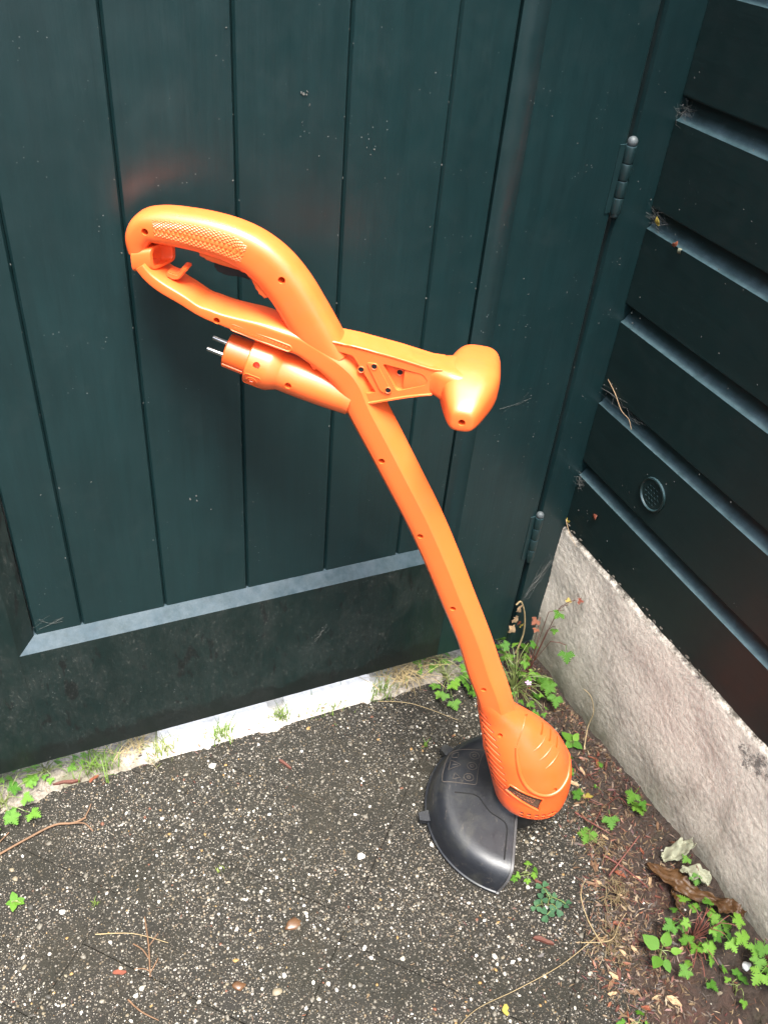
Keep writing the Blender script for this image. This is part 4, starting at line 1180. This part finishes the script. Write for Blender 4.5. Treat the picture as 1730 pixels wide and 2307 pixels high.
def clover_mesh():
    V = []; F = []
    for k_ in range(3):
        a = R(120 * k_); c = Vector((0, 0, 0)); o = len(V)
        P = [(0, 0), (.35, .34), (.75, .45), (.98, .26), (.88, 0), (.98, -.26), (.75, -.45), (.35, -.34)]
        for x, y in P: V.append(Vector((x * math.cos(a) - y * math.sin(a), x * math.sin(a) + y * math.cos(a), .12 * abs(y) + .04 * x)))
        F += [[o, o + 1, o + 2, o + 4], [o + 2, o + 3, o + 4], [o, o + 4, o + 6, o + 7], [o + 4, o + 5, o + 6]]
    return mesh('leaf', V, F, None, False)
def with_mat(me, m): me = me.copy(); me.materials.append(m); return me
HR = [leaf_mesh(s, True, 3) for s in (1, 2, 3)] + [leaf_mesh(s, True, 5) for s in (4, 5)]
OV = [leaf_mesh(s, False, 1, 1, .55) for s in (6, 7)]
L_HR = [with_mat(m, M_LEAF) for m in HR]; L_RED = [with_mat(m, M_LEAFR) for m in HR[:2]]; L_YEL = [with_mat(m, M_LEAFY) for m in HR[:2]]
L_OV = [with_mat(m, M_LEAF) for m in OV]; L_CL = [with_mat(clover_mesh(), M_LEAFD)]
def ground_z(x, y):
    z = 0
    if x > .42: z = max(z, z_soil(x, y))
    if y > .80: z = max(z, z_strip(x, y))
    return z
def plant(name, label, cat, base, leaves, stem_m, group=None, stem_r=.00055):
    """leaves: (x, y, z, size, heading deg, pitch deg, mesh list) in world space; each gets a stalk from the base"""
    bz = ground_z(*base)
    root = empty(name, (base[0], base[1], bz)); tag(root, label, cat, group)
    B = Vector((base[0], base[1], bz)); mb = MB()
    for x, y, z, s, hd, pt, ms in leaves:
        p = Vector((x, y, z))
        lf = bpy.data.objects.new('leaf', random.choice(ms)); COL.objects.link(lf); lf.parent = root
        lf.location = p - B; lf.scale = (s, s, s); lf.rotation_euler = (random.uniform(-.5, .5), R(pt + random.uniform(-14, 14)), R(hd))
        b0 = B + Vector((random.uniform(-.004, .004), random.uniform(-.004, .004), -.002))
        mid = (b0 + p) / 2 + Vector((random.uniform(-.006, .006), random.uniform(-.006, .006), .35 * abs(p.z - b0.z) + .004))
        mb.add(tube([b0, b0.lerp(mid, .5) + Vector((0, 0, .003)), mid, mid.lerp(p, .6) + Vector((0, 0, .002)), p], stem_r, 5))
    o = wm('stem', mb.V, mb.F, stem_m, root)
    return root
M_STEM = flat('green_stem', (.13, .16, .045), .5)
rn = random.Random(21)
def scatter(base, n, rx, ry, h0, h1, s0, s1, ms, rot=0):
    out = []
    for q in range(n):
        a = 2.399 * q + rn.uniform(-.4, .4); r = math.sqrt((q + .6) / n)
        dx, dy = rx * r * math.cos(a), ry * r * math.sin(a)
        c_, s_ = math.cos(R(rot)), math.sin(R(rot))
        x, y = base[0] + dx * c_ - dy * s_, base[1] + dx * s_ + dy * c_
        x = min(x, .738); z = ground_z(x, y) + rn.uniform(h0, h1)
        hd = math.degrees(math.atan2(y - base[1], x - base[0])) + rn.uniform(-40, 40)
        if x > .715: hd = rn.uniform(150, 260)
        out.append((x, y, z, rn.uniform(s0, s1), hd, rn.uniform(0, 28), ms))
    return out
# corner clump beside the gate post
plant('herb_robert', 'bushy light green weed clump growing where gate post meets concrete base', 'weed', (.672, .775),
      scatter((.664, .778), 62, .072, .088, .003, .055, .012, .034, L_HR) + scatter((.69, .80), 4, .03, .02, .05, .085, .017, .024, L_HR), M_STEM)
plant('herb_robert', 'green weed clump left of the orange shaft, under the gate edge', 'weed', (.572, .840),
      scatter((.566, .834), 22, .036, .060, .006, .040, .018, .028, L_HR), M_STEM)
# lanky red stem leaning on the plinth, with a few green, yellow and red leaves
rt = plant('herb_robert', 'lanky red-stemmed weed with yellow and red leaves leaning on the concrete base', 'weed', (.716, .800),
      [(.728, .770, .185, .024, 200, 10, L_HR), (.727, .762, .205, .012, 60, -30, L_YEL), (.728, .752, .225, .014, -40, 10, L_RED), (.728, .778, .140, .016, 230, 20, L_HR), (.722, .812, .13, .020, 190, 15, L_RED),
       (.716, .806, .115, .014, 220, 20, L_RED), (.729, .742, .130, .030, 250, 35, L_HR)], M_REDSTEM)
plant('seedling', 'small bright green seedling with oval leaves just right of motor head', 'weed', (.706, .640),
      [(.706, .640, .012, .024, 100, -12, L_OV), (.706, .640, .012, .022, -70, -5, L_OV), (.706, .640, .010, .018, 190, 0, L_OV), (.706, .640, .016, .016, 20, -25, L_OV)], M_STEM)
plant('herb_robert', 'three-leaved green weed on the soil right of the trimmer guard', 'weed', (.688, .520),
      [(.652, .500, ground_z(.652, .500) + .010, .034, 215, 5, L_HR), (.682, .508, ground_z(.682, .508) + .016, .030, 250, 5, L_HR), (.706, .500, ground_z(.706, .5) + .018, .034, 330, 5, L_HR), (.668, .545, ground_z(.668, .545) + .010, .024, 120, 5, L_HR), (.672, .54, ground_z(.672, .54) + .006, .018, 60, 5, L_YEL)], M_REDSTEM)
plant('herb_robert', 'small green weed close to motor head, on dark soil', 'weed', (.690, .580),
      [(.680, .588, .012, .022, 150, 5, L_HR), (.712, .575, .016, .024, 20, 5, L_HR), (.698, .566, .010, .018, 280, 5, L_HR), (.690, .612, .008, .016, 90, 5, L_HR)], M_REDSTEM)
plant('herb_robert', 'single green star-shaped leaf standing against the concrete base', 'weed', (.733, .512),
      [(.726, .507, .062, .030, 205, 25, L_HR), (.724, .497, .056, .022, 262, 25, L_HR)], M_REDSTEM)
plant('herb_robert', 'tiny pair of green leaves above the bleached dead leaf', 'weed', (.731, .388),
      [(.726, .388, .068, .017, 190, 20, L_HR), (.722, .366, .066, .022, 230, 20, L_HR)], M_REDSTEM)
plant('herb_robert', 'largest green weed on soil near the lower right corner', 'weed', (.668, .300),
      scatter((.684, .306), 22, .034, .026, .008, .048, .013, .029, L_HR, -50) + scatter((.655, .268), 7, .022, .022, .006, .030, .013, .024, L_HR), M_REDSTEM)
plant('seedling', 'low plant with smooth oval leaves beside the largest weed', 'weed', (.622, .300),
      [(.615, .297, .034, .021, 200, -5, L_OV), (.618, .306, .038, .024, 110, -10, L_OV), (.628, .306, .036, .020, 40, -10, L_OV), (.622, .294, .030, .018, 260, 5, L_OV), (.632, .298, .036, .017, 340, -5, L_OV)], M_STEM)
plant('herb_robert', 'green weed cut by the right edge of the view, beside plinth', 'weed', (.728, .232),
      scatter((.722, .236), 8, .022, .026, .010, .04, .018, .028, L_HR), M_REDSTEM)
plant('herb_robert', 'small sprig between largest weed and the right edge', 'weed', (.676, .226),
      scatter((.676, .226), 4, .012, .012, .004, .016, .012, .018, L_HR), M_STEM)
plant('herb_robert', 'tiny sprig at the bottom edge below the largest weed', 'weed', (.548, .246),
      scatter((.548, .246), 5, .020, .012, .002, .012, .012, .017, L_HR), M_STEM)
plant('clover', 'dark green clover patch on paving below the guard flange', 'clover', (.523, .424),
      [(.530, .444, .010, .0105, 20, 0, L_CL), (.520, .430, .008, .010, 70, 0, L_CL), (.536, .428, .007, .009, 10, 0, L_CL), (.532, .410, .010, .0115, 40, 0, L_CL), (.515, .408, .010, .0115, 95, 0, L_CL), (.508, .424, .006, .008, 60, 0, L_CL), (.548, .412, .010, .009, 0, 0, L_CL)], M_STEM)
plant('herb_robert', 'lime green sprig on paving right below the guard corner', 'weed', (.519, .470),
      scatter((.519, .470), 6, .014, .010, .003, .012, .010, .016, L_HR), M_STEM)
plant('herb_robert', 'green weed by the left edge where paving meets gate', 'weed', (-.150, .835),
      scatter((-.150, .845), 20, .046, .055, .006, .034, .020, .032, L_HR), M_STEM)
plant('seedling', 'tiny rosette of round green leaves on paving at the left edge', 'weed', (-.146, .680),
      [(-.146, .680, .003, .014, a, -4, L_OV) for a in (10, 95, 170, 250, 320)], M_STEM)
plant('herb_robert', 'low leafy weeds under the left end of the gate', 'weed', (-.085, .872),
      scatter((-.085, .872), 18, .055, .018, .003, .018, .012, .020, L_HR), M_STEM)
# flower of the corner clump
fl_ = empty('flower', (.676, .748, .002)); tag(fl_, 'tiny pale pink flower on a thin stalk in the corner clump', 'flower')
wm('stalk', *tube([(.676, .748, .0), (.676, .746, .03), (.675, .745, .052)], .0006, 5), M_STRAW, fl_)
for q in range(5):
    a = 2 * math.pi * q / 5
    c = Vector((.675, .745, .053)); d_ = Vector((math.cos(a), math.sin(a), .1)); s_ = Vector((-math.sin(a), math.cos(a), 0))
    wm('petal', [c, c + d_ * .004 + s_ * .0017, c + d_ * .0062, c + d_ * .004 - s_ * .0017], [[0, 1, 2, 3]], M_PETAL, fl_)

def tuft(label, x, y, n, h, spread, m, name='grass_tuft', cat='grass', lean=0.7, group=None):
    V = []; F = []
    for q in range(n):
        bx, by = rn.gauss(0, spread * .35), rn.gauss(0, spread * .25); a = rn.uniform(0, 6.28); L = h * rn.uniform(.5, 1.1); w = rn.uniform(.0006, .0011)
        d_ = Vector((math.cos(a), math.sin(a), 0)); s_ = Vector((-d_.y, d_.x, 0)); ln = rn.uniform(.3, 1.2) * lean; o = len(V)
        for k_ in range(5):
            t = k_ / 4; p = Vector((bx, by, 0)) + d_ * (ln * L * t * t) + Vector((0, 0, L * (t - .45 * t * t * ln)))
            ww = w * (1 - t) ** .6
            V += [p - s_ * ww, p + s_ * ww]
        F += [[o + 2 * k_, o + 2 * k_ + 1, o + 2 * k_ + 3, o + 2 * k_ + 2] for k_ in range(4)]
    o = lm(name, V, F, m, None, None, False); o.location = (x, y, ground_z(x, y) - .001)
    return tag(o, label, cat, group)
tuft('grass tuft by the left end of the first pale threshold block', -.016, .852, 90, .050, .045, M_GRASS)
tuft('grass tuft overlapping the left corner of a pale threshold block', .078, .850, 60, .036, .040, M_GRASS)
tuft('grass tuft in front of the middle of a pale threshold block', .178, .846, 60, .034, .030, M_GRASS)
tuft('grass tuft in the gap between two pale threshold blocks', .277, .850, 60, .030, .022, M_GRASS)
tuft('thin yellow-green grass in front of the right threshold block', .350, .843, 50, .022, .06, M_GRASS)
tuft('yellow-green grass at the right end of the threshold blocks', .455, .842, 60, .036, .04, M_GRASS)
tuft('dry straw-coloured grass right of the threshold blocks', .505, .872, 150, .060, .075, M_DRYG, 'dry_grass', 'dry grass', 1.3)
tuft('dry grass under the gate close to the orange shaft', .555, .895, 90, .050, .05, M_DRYG, 'dry_grass', 'dry grass', 1.3)
tuft('dry grass strands between left grass tufts and threshold', .045, .875, 60, .045, .05, M_DRYG, 'dry_grass', 'dry grass', 1.3)
tuft('matted brown dried moss on the soil left of the brown dead leaf', .635, .395, 110, .014, .045, M_MATTED, 'dry_moss', 'moss', 1.9)
tuft('matted brown dried moss where paving meets soil at the bottom', .590, .340, 90, .013, .05, M_MATTED, 'dry_moss', 'moss', 1.9)
tuft('thin matted dried moss on the soil below the motor head', .655, .470, 60, .012, .05, M_MATTED, 'dry_moss', 'moss', 1.9)
tuft('single sprout of grass in a paving joint near the guard', .478, .722, 9, .018, .008, M_GRASS)
tuft('faint grass sprout on paving at lower left', -.050, .640, 12, .012, .010, M_GRASS)
tuft('small sprout in a paving joint left of the centre', .120, .630, 10, .010, .012, M_GRASS)

# scattered litter on the soil: chips, needles, strands
def litter(n, seed, pick, smin, smax, name, m):
    rnd = random.Random(seed); V = []; F = []
    for q in range(n):
        x, y = pick(rnd); z = ground_z(x, y) + rnd.uniform(.0002, .003)
        L = rnd.uniform(smin, smax); w = L * rnd.choice((.03, .04, .05, .07, .10, .18, .35)); th = rnd.uniform(0, 6.28)
        c_, s_ = math.cos(th), math.sin(th); o = len(V); tl = rnd.uniform(-.35, .35); cv = rnd.uniform(-.3, .3); tw = rnd.uniform(-.4, .4)
        for X, Y in ((-1, .15), (-.45, .9), (.3, 1), (1, .1), (.35, -.9), (-.5, -1)):
            X += rnd.uniform(-.2, .2); Y *= rnd.uniform(.6, 1.1); px, py = X * L, Y * w + cv * L * X * X
            V.append((x + px * c_ - py * s_, y + px * s_ + py * c_, max(ground_z(x, y) + .0002, z + tl * px + tw * py + .15 * abs(Y) * w)))
        F.append([o, o + 1, o + 2, o + 3]); F.append([o, o + 3, o + 4, o + 5])
    o = lm(name, V, F, m, None, None, False); tag(o, kind='stuff'); return o
def on_bank(rnd):
    y = rnd.uniform(.10, .84) if rnd.random() < .8 else rnd.gauss(.36, .06)
    return (min(.738, edge_x(y) + rnd.gauss(.05, .035) if rnd.random() < .7 else rnd.uniform(edge_x(y) - .02, .738)), y)
o = litter(7500, 5, on_bank, .0008, .0062, 'leaf_litter', M_LITTER); tag(o, 'brown and red plant litter scattered over the soil along the concrete base', 'litter')
def on_paving(rnd):
    if rnd.random() < .55: return (rnd.uniform(.30, .62), rnd.uniform(.18, .45))
    return (rnd.uniform(-.2, .6), rnd.uniform(.3, .84))
o = litter(420, 6, on_paving, .0010, .0040, 'paving_litter', M_LITTER); tag(o, 'small brown plant scraps scattered over the paving', 'litter')
def on_strip(rnd): return (rnd.uniform(-.22, .62), rnd.gauss(.845, .014))
o = litter(500, 7, on_strip, .0010, .0045, 'joint_litter', M_LITTER); tag(o, 'plant scraps in the sandy joint along the gate', 'litter')
tag(lm('soil_stones', *stones(260, .44, .742, .05, .84, .0008, .0030, .0005, False, 31, lambda x, y: x < edge_x(y)), M_PEB, None, fix=False), 'small pale stones lying on the soil along the concrete base', 'stones', None, 'stuff')
tag(lm('soil_crumbs', *stones(7000, .44, .745, .05, .84, .0006, .0022, 0, False, 11, lambda x, y: x < edge_x(y)), M_SOIL, None, fix=False), 'crumbs of dark soil along the concrete base', 'soil', None, 'stuff')
for o in (bpy.data.objects['soil_crumbs'], bpy.data.objects['soil_stones']):
    for v in o.data.vertices: v.co.z += ground_z(v.co.x, v.co.y)

def strand(name, label, cat, pts, r, m, k=5, grp=None, seg=6):
    P = smooth_path(pts, k); base = Vector(P[0])
    n = len(P); rad = [r * (1 - .5 * i / n) for i in range(n)]
    o = lm(name, *tube([Vector(p) - base for p in P], rad, seg), m, None, 60); o.location = base
    return tag(o, label, cat, grp)
# twigs
tw = empty('twig', (-.160, .760, .003)); tag(tw, 'pale brown forked twig lying on paving at the left edge', 'twig')
wm('main_stem', *tube(smooth_path([(-.20, .742, .003), (-.160, .757, .003), (-.122, .768, .004), (-.085, .776, .005), (-.060, .770, .005), (-.042, .773, .005)], 4), .0016, 7), M_TWIG, tw, 60)
wm('side_stem', *tube(smooth_path([(-.062, .770, .005), (-.045, .762, .008), (-.036, .748, .004)], 4), .0011, 6), M_TWIG, tw, 60)
wm('side_stem', *tube(smooth_path([(-.044, .773, .005), (-.036, .782, .009), (-.032, .788, .012)], 4), .0009, 6), M_TWIG, tw, 60)
strand('twig', 'short thin twig next to the forked twig at the left edge', 'twig', [(-.19, .742, .002), (-.165, .770, .003), (-.145, .787, .003)], .0014, M_TWIG)
def chip(name, label, cat, c, L, w, th, m, h=.002):
    P = [(x_ * random.uniform(.8, 1.15), y_ * random.uniform(.5, 1.2)) for x_, y_ in [(-1, -.4), (-.7, -1), (-.2, -.6), (.4, -1), (1, -.3), (.8, .5), (.3, .7), (-.3, 1), (-.8, .6)]]
    t = R(th)
    def f(z): return lambda p: Vector((c[0], c[1], 0)) + Vector((p[0] * L * math.cos(t) - p[1] * w * math.sin(t), p[0] * L * math.sin(t) + p[1] * w * math.cos(t), ground_z(c[0], c[1]) + z))
    V, F = prism(P, f(.0003), f(h)); b = Vector((c[0], c[1], 0))
    o = lm(name, [v - b for v in V], F, m); o.location = b; return tag(o, label, cat)
chip('bark_piece', 'red-brown stick of bark on paving between gate and guard', 'bark', (.256, .763), .0150, .0030, -60, M_REDBARK, .004)
chip('bark_piece', 'thin dark red bark sliver below the guard corner', 'bark', (.535, .452), .0130, .0026, -55, M_REDBARK, .003)
chip('bark_piece', 'curled dark red bark piece left of the clover patch', 'bark', (.495, .382), .0160, .0040, -40, M_REDBARK, .005)
chip('bark_piece', 'dark bark sliver in the sandy joint at the left', 'bark', (-.06, .842), .018, .003, -10, M_REDBARK, .004)
for q, (c, L, w, th, lab) in enumerate([((-.034, .542), .010, .0035, -20, 'orange-brown leaf scrap on paving at lower left'), ((-.022, .838), .009, .004, 20, 'orange-brown dry leaf scrap near the left grass tuft'), ((.405, .325), .007, .0045, 60, 'orange leaf scrap on paving at the bottom edge')]):
    chip('leaf_scrap', lab, 'leaf', c, L, w, th, M_LEAFR if q < 2 else M_LEAFY, .0015)
cs = empty('conifer_sprig', (.004, .56, .002)); tag(cs, 'dry rust-brown conifer sprig lying on lower left paving', 'twig')
for a, b in (((.000, .522), (.008, .600)), ((.003, .545), (-.012, .570)), ((.005, .560), (.020, .572)), ((.002, .528), (-.016, .538)), ((.001, .527), (.014, .541))):
    wm('needle', *tube(smooth_path([(a[0], a[1], .002), ((a[0] + b[0]) / 2 + .002, (a[1] + b[1]) / 2, .006), (b[0], b[1], .003)], 3), .0008, 5), M_TWIG, cs)
strand('twig', 'small brown twig on paving at the bottom left', 'twig', [(-.030, .505, .002), (-.018, .485, .004), (.000, .468, .002)], .0012, M_TWIG)
strand('straw', 'pale dry stalk lying across lower left paving', 'straw', [(-.055, .600, .002), (-.010, .583, .004), (.030, .556, .002)], .0007, M_STRAW)
strand('straw', 'thin pale stalk standing up behind the guard', 'straw', [(.44, .83, .002), (.49, .80, .010), (.545, .74, .016)], .0007, M_STRAW)
strand('straw', 'long thin straw crossing paving towards the bottom edge', 'straw', [(.570, .360, .008), (.500, .345, .005), (.430, .340, .003), (.370, .338, .003), (.330, .325, .002)], .0006, M_STRAW)
strand('straw', 'curved pale stalk rising from litter by the largest weed', 'straw', [(.565, .345, .008), (.555, .375, .030), (.560, .405, .042), (.585, .425, .030)], .0008, M_STRAW)
strand('straw', 'looped dry stalk in the litter left of the brown dead leaf', 'straw', [(.54, .36, .006), (.575, .345, .016), (.60, .36, .012), (.62, .37, .012)], .0006, M_STRAW)
strand('withered_stalk', 'thin curled dry stem standing against the concrete base', 'stem', [(.712, .615, .004), (.728, .640, .040), (.731, .642, .075), (.728, .655, .100), (.720, .668, .108)], .0009, M_STRAW)
strand('red_runner', 'dark red stem lying on the soil beside the brown dead leaf', 'stem', [(.64, .455, .010), (.655, .425, .014), (.668, .385, .018), (.672, .345, .024)], .0016, M_REDSTEM)
strand('red_runner', 'dark red stem crossing the soil towards the concrete base', 'stem', [(.63, .425, .010), (.665, .440, .018), (.70, .455, .026)], .0014, M_REDSTEM)
strand('red_runner', 'long dark red stem arching over soil below three-leaved weed', 'stem', [(.640, .53, .008), (.655, .495, .016), (.675, .470, .014), (.70, .455, .02)], .0011, M_REDSTEM)
# dead leaves
def dead(name, label, path, widths, m, seed, curl=.5):
    rnd = random.Random(seed); P = smooth_path(path, 9); n = len(P); V = []; F = []; K = 6
    for i, p in enumerate(P):
        t = i / (n - 1); j = t * (len(widths) - 1); a = int(min(j, len(widths) - 2)); w = widths[a] + (widths[a + 1] - widths[a]) * (j - a)
        q0, q1 = Vector(P[max(i - 1, 0)]), Vector(P[min(i + 1, n - 1)]); tn = (q1 - q0).normalized(); sd = Vector((0, 0, 1)).cross(tn).normalized()
        tw = .8 * noise.noise(Vector((t * 3, seed, 1)))
        for k_ in range(-K, K + 1):
            u = k_ / K; wl = w * (1 + .45 * noise.noise(Vector((t * 7, seed + math.copysign(3, u), 2)))) 
            q = Vector((t * 5, u * 2.2, seed * 1.7))
            z_ = curl * w * u * u * (1 + .8 * noise.noise(Vector((t * 4, seed, 5)))) + tw * w * u + .0085 * noise.noise(q) + .0045 * noise.noise(q * 2.7) + .0016 * noise.noise(q * 6) - .0012 * (abs(u) < .1)
            V.append(Vector(p) + sd * (wl * u * (1 - .25 * abs(u) * curl)) + Vector((0, 0, z_)) + tn * (.003 * noise.noise(q * 2 + Vector((4, 4, 4)))))
    M_ = 2 * K + 1
    for i in range(n - 1):
        for k_ in range(M_ - 1):
            q = i * M_ + k_; F.append([q, q + M_, q + M_ + 1, q + 1])
    b = Vector(P[0]); o = lm(name, [v - b for v in V], F, m, None, None, False); o.location = b
    for p in o.data.polygons: p.use_smooth = True
    md = o.modifiers.new('thickness', 'SOLIDIFY'); md.thickness = .0006
    return tag(o, label, 'leaf')
dead('dead_leaf', 'glossy brown curled dead leaf on soil below bleached leaf', [(.680, .412, .032), (.692, .378, .046), (.702, .352, .048), (.722, .325, .056)], [.002, .016, .014, .002], M_DEAD, 3, .2)
dead('dead_leaf', 'brown crumpled leaf end touching the concrete base', [(.716, .330, .054), (.728, .310, .064), (.737, .292, .066)], [.006, .014, .004], M_DEAD, 9, .35)
dead('dead_leaf', 'brown leaf flap hanging towards the paving from dead leaf', [(.690, .362, .044), (.685, .345, .034), (.684, .322, .024)], [.009, .008, .002], M_DEAD, 14, .4)
dead('bleached_leaf', 'bleached pale grey leaf propped against the concrete base', [(.700, .408, .040), (.718, .402, .060), (.733, .398, .078)], [.008, .014, .006], M_PALE, 5, .5)
dead('bleached_leaf', 'smaller bleached leaf piece tucked under the larger one', [(.706, .380, .056), (.718, .366, .062), (.728, .348, .062)], [.004, .011, .008], M_PALE, 6, .4)
def stone_thing(label, x, y, r):
    me = PEBS[2].copy(); me.materials.clear(); me.materials.append(flat('pale_stone', (.50, .49, .48), .6))
    o = bpy.data.objects.new('stone', me); COL.objects.link(o); o.location = (x, y, ground_z(x, y) + r * .3); o.scale = (r, r * .85, r)
    tag(o, label, 'stone')
rb = random.Random(77); FL = {}
for q in range(46):
    y_ = rb.uniform(.24, .62); x_ = min(.73, edge_x(y_) + abs(rb.gauss(.02, .045)))
    L_ = rb.uniform(.004, .011); w_ = L_ * rb.uniform(.12, .5); th_ = rb.uniform(0, 6.28); z0_ = ground_z(x_, y_)
    Vv = []
    for k_ in range(5):
        tt = k_ / 4 - .5
        for sg in (-1, 0, 1):
            Vv.append((tt * 2 * L_, sg * w_ * (1 - 3 * tt * tt) * rb.uniform(.6, 1.2), .0015 + rb.uniform(0, .0018) + .0020 * abs(sg) * rb.random()))
    Vv = [(vx * math.cos(th_) - vy * math.sin(th_), vx * math.sin(th_) + vy * math.cos(th_), vz) for vx, vy, vz in Vv]
    Ff = [[k_ * 3 + s2, k_ * 3 + s2 + 3, k_ * 3 + s2 + 4, k_ * 3 + s2 + 1] for k_ in range(4) for s2 in (0, 1)]
    FL.setdefault(rb.randrange(4), MB()).add(([(a_ + x_, b_ + y_, c_ + z0_) for a_, b_, c_ in Vv], Ff))
for k_, mb_ in FL.items():
    o = lm('litter_flakes', mb_.V, mb_.F, (M_REDBARK, M_TWIG, M_LEAFR, M_DRY)[k_], None, None, False)
    md = o.modifiers.new('thickness', 'SOLIDIFY'); md.thickness = .0005
    tag(o, ('dark red-brown', 'brown', 'reddish', 'tan')[k_] + ' curled flakes of bark and leaf in the soil litter', 'litter', None, 'stuff')
stone_thing('round pale grey stone on soil near the right edge', .708, .244, .0062)

# dry tendrils and cobwebs at gate post and plinth corner
dt = empty('dry_tendril', (.700, .832, .02)); tag(dt, 'withered plant tendril with shrivelled leaves hanging at gate post foot', 'dead plant')
wm('stalk', *tube(smooth_path([(.702, .828, .03), (.712, .832, .070), (.708, .836, .115), (.695, .838, .150), (.686, .838, .146)], 5), [.0016] * 21, 6), M_STRAW, dt, 60)
for c, s_, m in (((.690, .836, .140), .010, M_DRY), ((.686, .834, .118), .010, M_DRY), ((.682, .832, .098), .012, M_DRY), ((.694, .832, .108), .007, M_LEAFR), ((.700, .832, .100), .006, M_LEAFY)):
    rr = random.Random(int(c[2] * 1e4)); V = []; F = []
    for i in range(4):
        for j in range(4):
            V.append(Vector(c) + Vector((s_ * (i / 3 - .5) + rr.uniform(-1, 1) * s_ * .18, -.003 + rr.uniform(-1, 1) * s_ * .25, s_ * 1.3 * (j / 3 - .5) + rr.uniform(-1, 1) * s_ * .2)))
    for i in range(3):
        for j in range(3): F.append([i * 4 + j, i * 4 + j + 4, i * 4 + j + 5, i * 4 + j + 1])
    o = wm('shrivelled_leaf', V, F, m, dt)
    for p in o.data.polygons: p.use_smooth = True
def web(name, label, A, Bp, n, r, sag, seed, cross=8):
    rnd = random.Random(seed); A = Vector(A); Bp = Vector(Bp); mb = MB(); C = (A + Bp) / 2
    lines = []
    for q in range(n):
        a = A + Vector((rnd.gauss(0, .004), rnd.gauss(0, .001), rnd.gauss(0, .006))); b = Bp + Vector((rnd.gauss(0, .006), rnd.gauss(0, .001), rnd.gauss(0, .008)))
        P = [a.lerp(b, t) + Vector((rnd.gauss(0, .0024), 0, -sag * 4 * t * (1 - t) + rnd.gauss(0, .0026))) for t in [k_ / 6 for k_ in range(7)]]
        lines.append(P); mb.add(tube([p - C for p in P], r * .28 * rnd.uniform(.4, 1.3), 4))
    for q in range(cross):
        l1, l2 = rnd.choice(lines), rnd.choice(lines); i, j = rnd.randrange(7), rnd.randrange(7)
        mb.add(tube([l1[i] - C, (l1[i] + l2[j]) / 2 - C + Vector((0, 0, -.001)), l2[j] - C], r * .3, 4))
    o = lm(name, mb.V, mb.F, M_WEB, None); o.location = C
    return tag(o, label, 'cobweb')
web('cobweb', 'dusty cobweb strands between gate post foot and concrete base', (.738, .842, .232), (.702, .840, .158), 8, .00045, .002, 2, 14)
web('cobweb', 'small cobweb tuft in the corner above the concrete base', (.744, .840, .405), (.757, .825, .380), 9, .0004, .001, 3, 12)
web('cobweb', 'dusty cobweb along the board joint above the vent', (.753, .842, .558), (.756, .75, .548), 7, .0004, .003, 4, 10)
web('cobweb', 'wispy cobweb in the top right board joint by the post', (.745, .843, .930), (.757, .825, .925), 8, .0003, .001, 5, 8)
web('cobweb', 'cobweb tuft at second board joint by the corner post', (.745, .843, .806), (.757, .815, .798), 9, .0003, .001, 6, 8)
web('cobweb', 'pale thread of cobweb hanging on the gate bottom rail', (.345, .8455, .200), (.325, .8455, .180), 3, .0004, .002, 8, 3)
web('cobweb', 'faint silk thread on the gate stile right of the knob', (.585, .8455, .540), (.628, .8455, .556), 2, .00025, .001, 9, 2)
web('cobweb', 'thin cobweb at the lower left corner of the gate boards', (-.050, .8600, .322), (-.015, .8600, .332), 3, .0003, .0, 10, 4)
def withered(label, c, m, s_, seed):
    rr = random.Random(seed); V = []; F = []; c = Vector(c)
    for i in range(4):
        for j in range(3): V.append(Vector((rr.uniform(-1, 1) * s_ * .2, s_ * (i / 3 - .5) + rr.uniform(-1, 1) * s_ * .12, s_ * .6 * (j / 2 - .5) + rr.uniform(-1, 1) * s_ * .25)))
    for i in range(3):
        for j in range(2): F.append([i * 3 + j, i * 3 + j + 3, i * 3 + j + 4, i * 3 + j + 1])
    o = lm('withered_petal', V, F, m, None, None, False); o.location = c
    for p in o.data.polygons: p.use_smooth = True
    md = o.modifiers.new('thickness', 'SOLIDIFY'); md.thickness = .0005
    return tag(o, label, 'petal')
withered('orange withered petal in the board joint second from top', (.7475, .785, .790), M_LEAFR, .009, 1)
withered('pale withered petal next to the orange one in board joint', (.7475, .775, .786), M_PALE, .007, 2)
withered('curled tan petal in corner of second board joint', (.748, .826, .802), M_LEAFY, .010, 3)
withered('orange curl of dead petal stuck on the lowest board', (.7485, .785, .365), M_LEAFR, .009, 4)
withered('pale dead petal caught at tip of the concrete base', (.744, .835, .318), M_LEAFY, .009, 5)
strand('withered_stalk', 'curved dry stem lying in the board joint above the vent', 'stem', [(.751, .840, .572), (.749, .815, .562), (.749, .795, .548), (.7485, .775, .545), (.7485, .765, .535)], .0007, M_DRY)
strand('withered_stalk', 'thin withered stalk at the tip of the concrete base', 'stem', [(.742, .838, .320), (.7415, .825, .308), (.741, .812, .302), (.7405, .795, .297)], .0006, M_DRY)

# kinds that stand about in numbers
for nm, gr in (('herb_robert', 'weeds growing in the soil and joints'), ('seedling', 'small seedlings'), ('grass_tuft', 'grass tufts along the gate'), ('dry_grass', 'dry grass under the gate'), ('dry_moss', 'patches of matted dried moss'), ('cobweb', 'cobwebs on gate and wall'),
               ('twig', 'twigs lying on the paving'), ('straw', 'dry straws'), ('bark_piece', 'bark pieces on the ground'), ('leaf_scrap', 'leaf scraps on the paving'), ('withered_petal', 'withered petals on wall and ledges'),
               ('dead_leaf', 'brown dead leaves by the wall'), ('bleached_leaf', 'bleached dead leaves by the wall'), ('withered_stalk', 'withered stalks by the wall'), ('red_runner', 'red plant runners on the soil')):
    for o in SC.objects:
        if o.parent is None and o.name.split('.')[0] == nm: o['group'] = gr
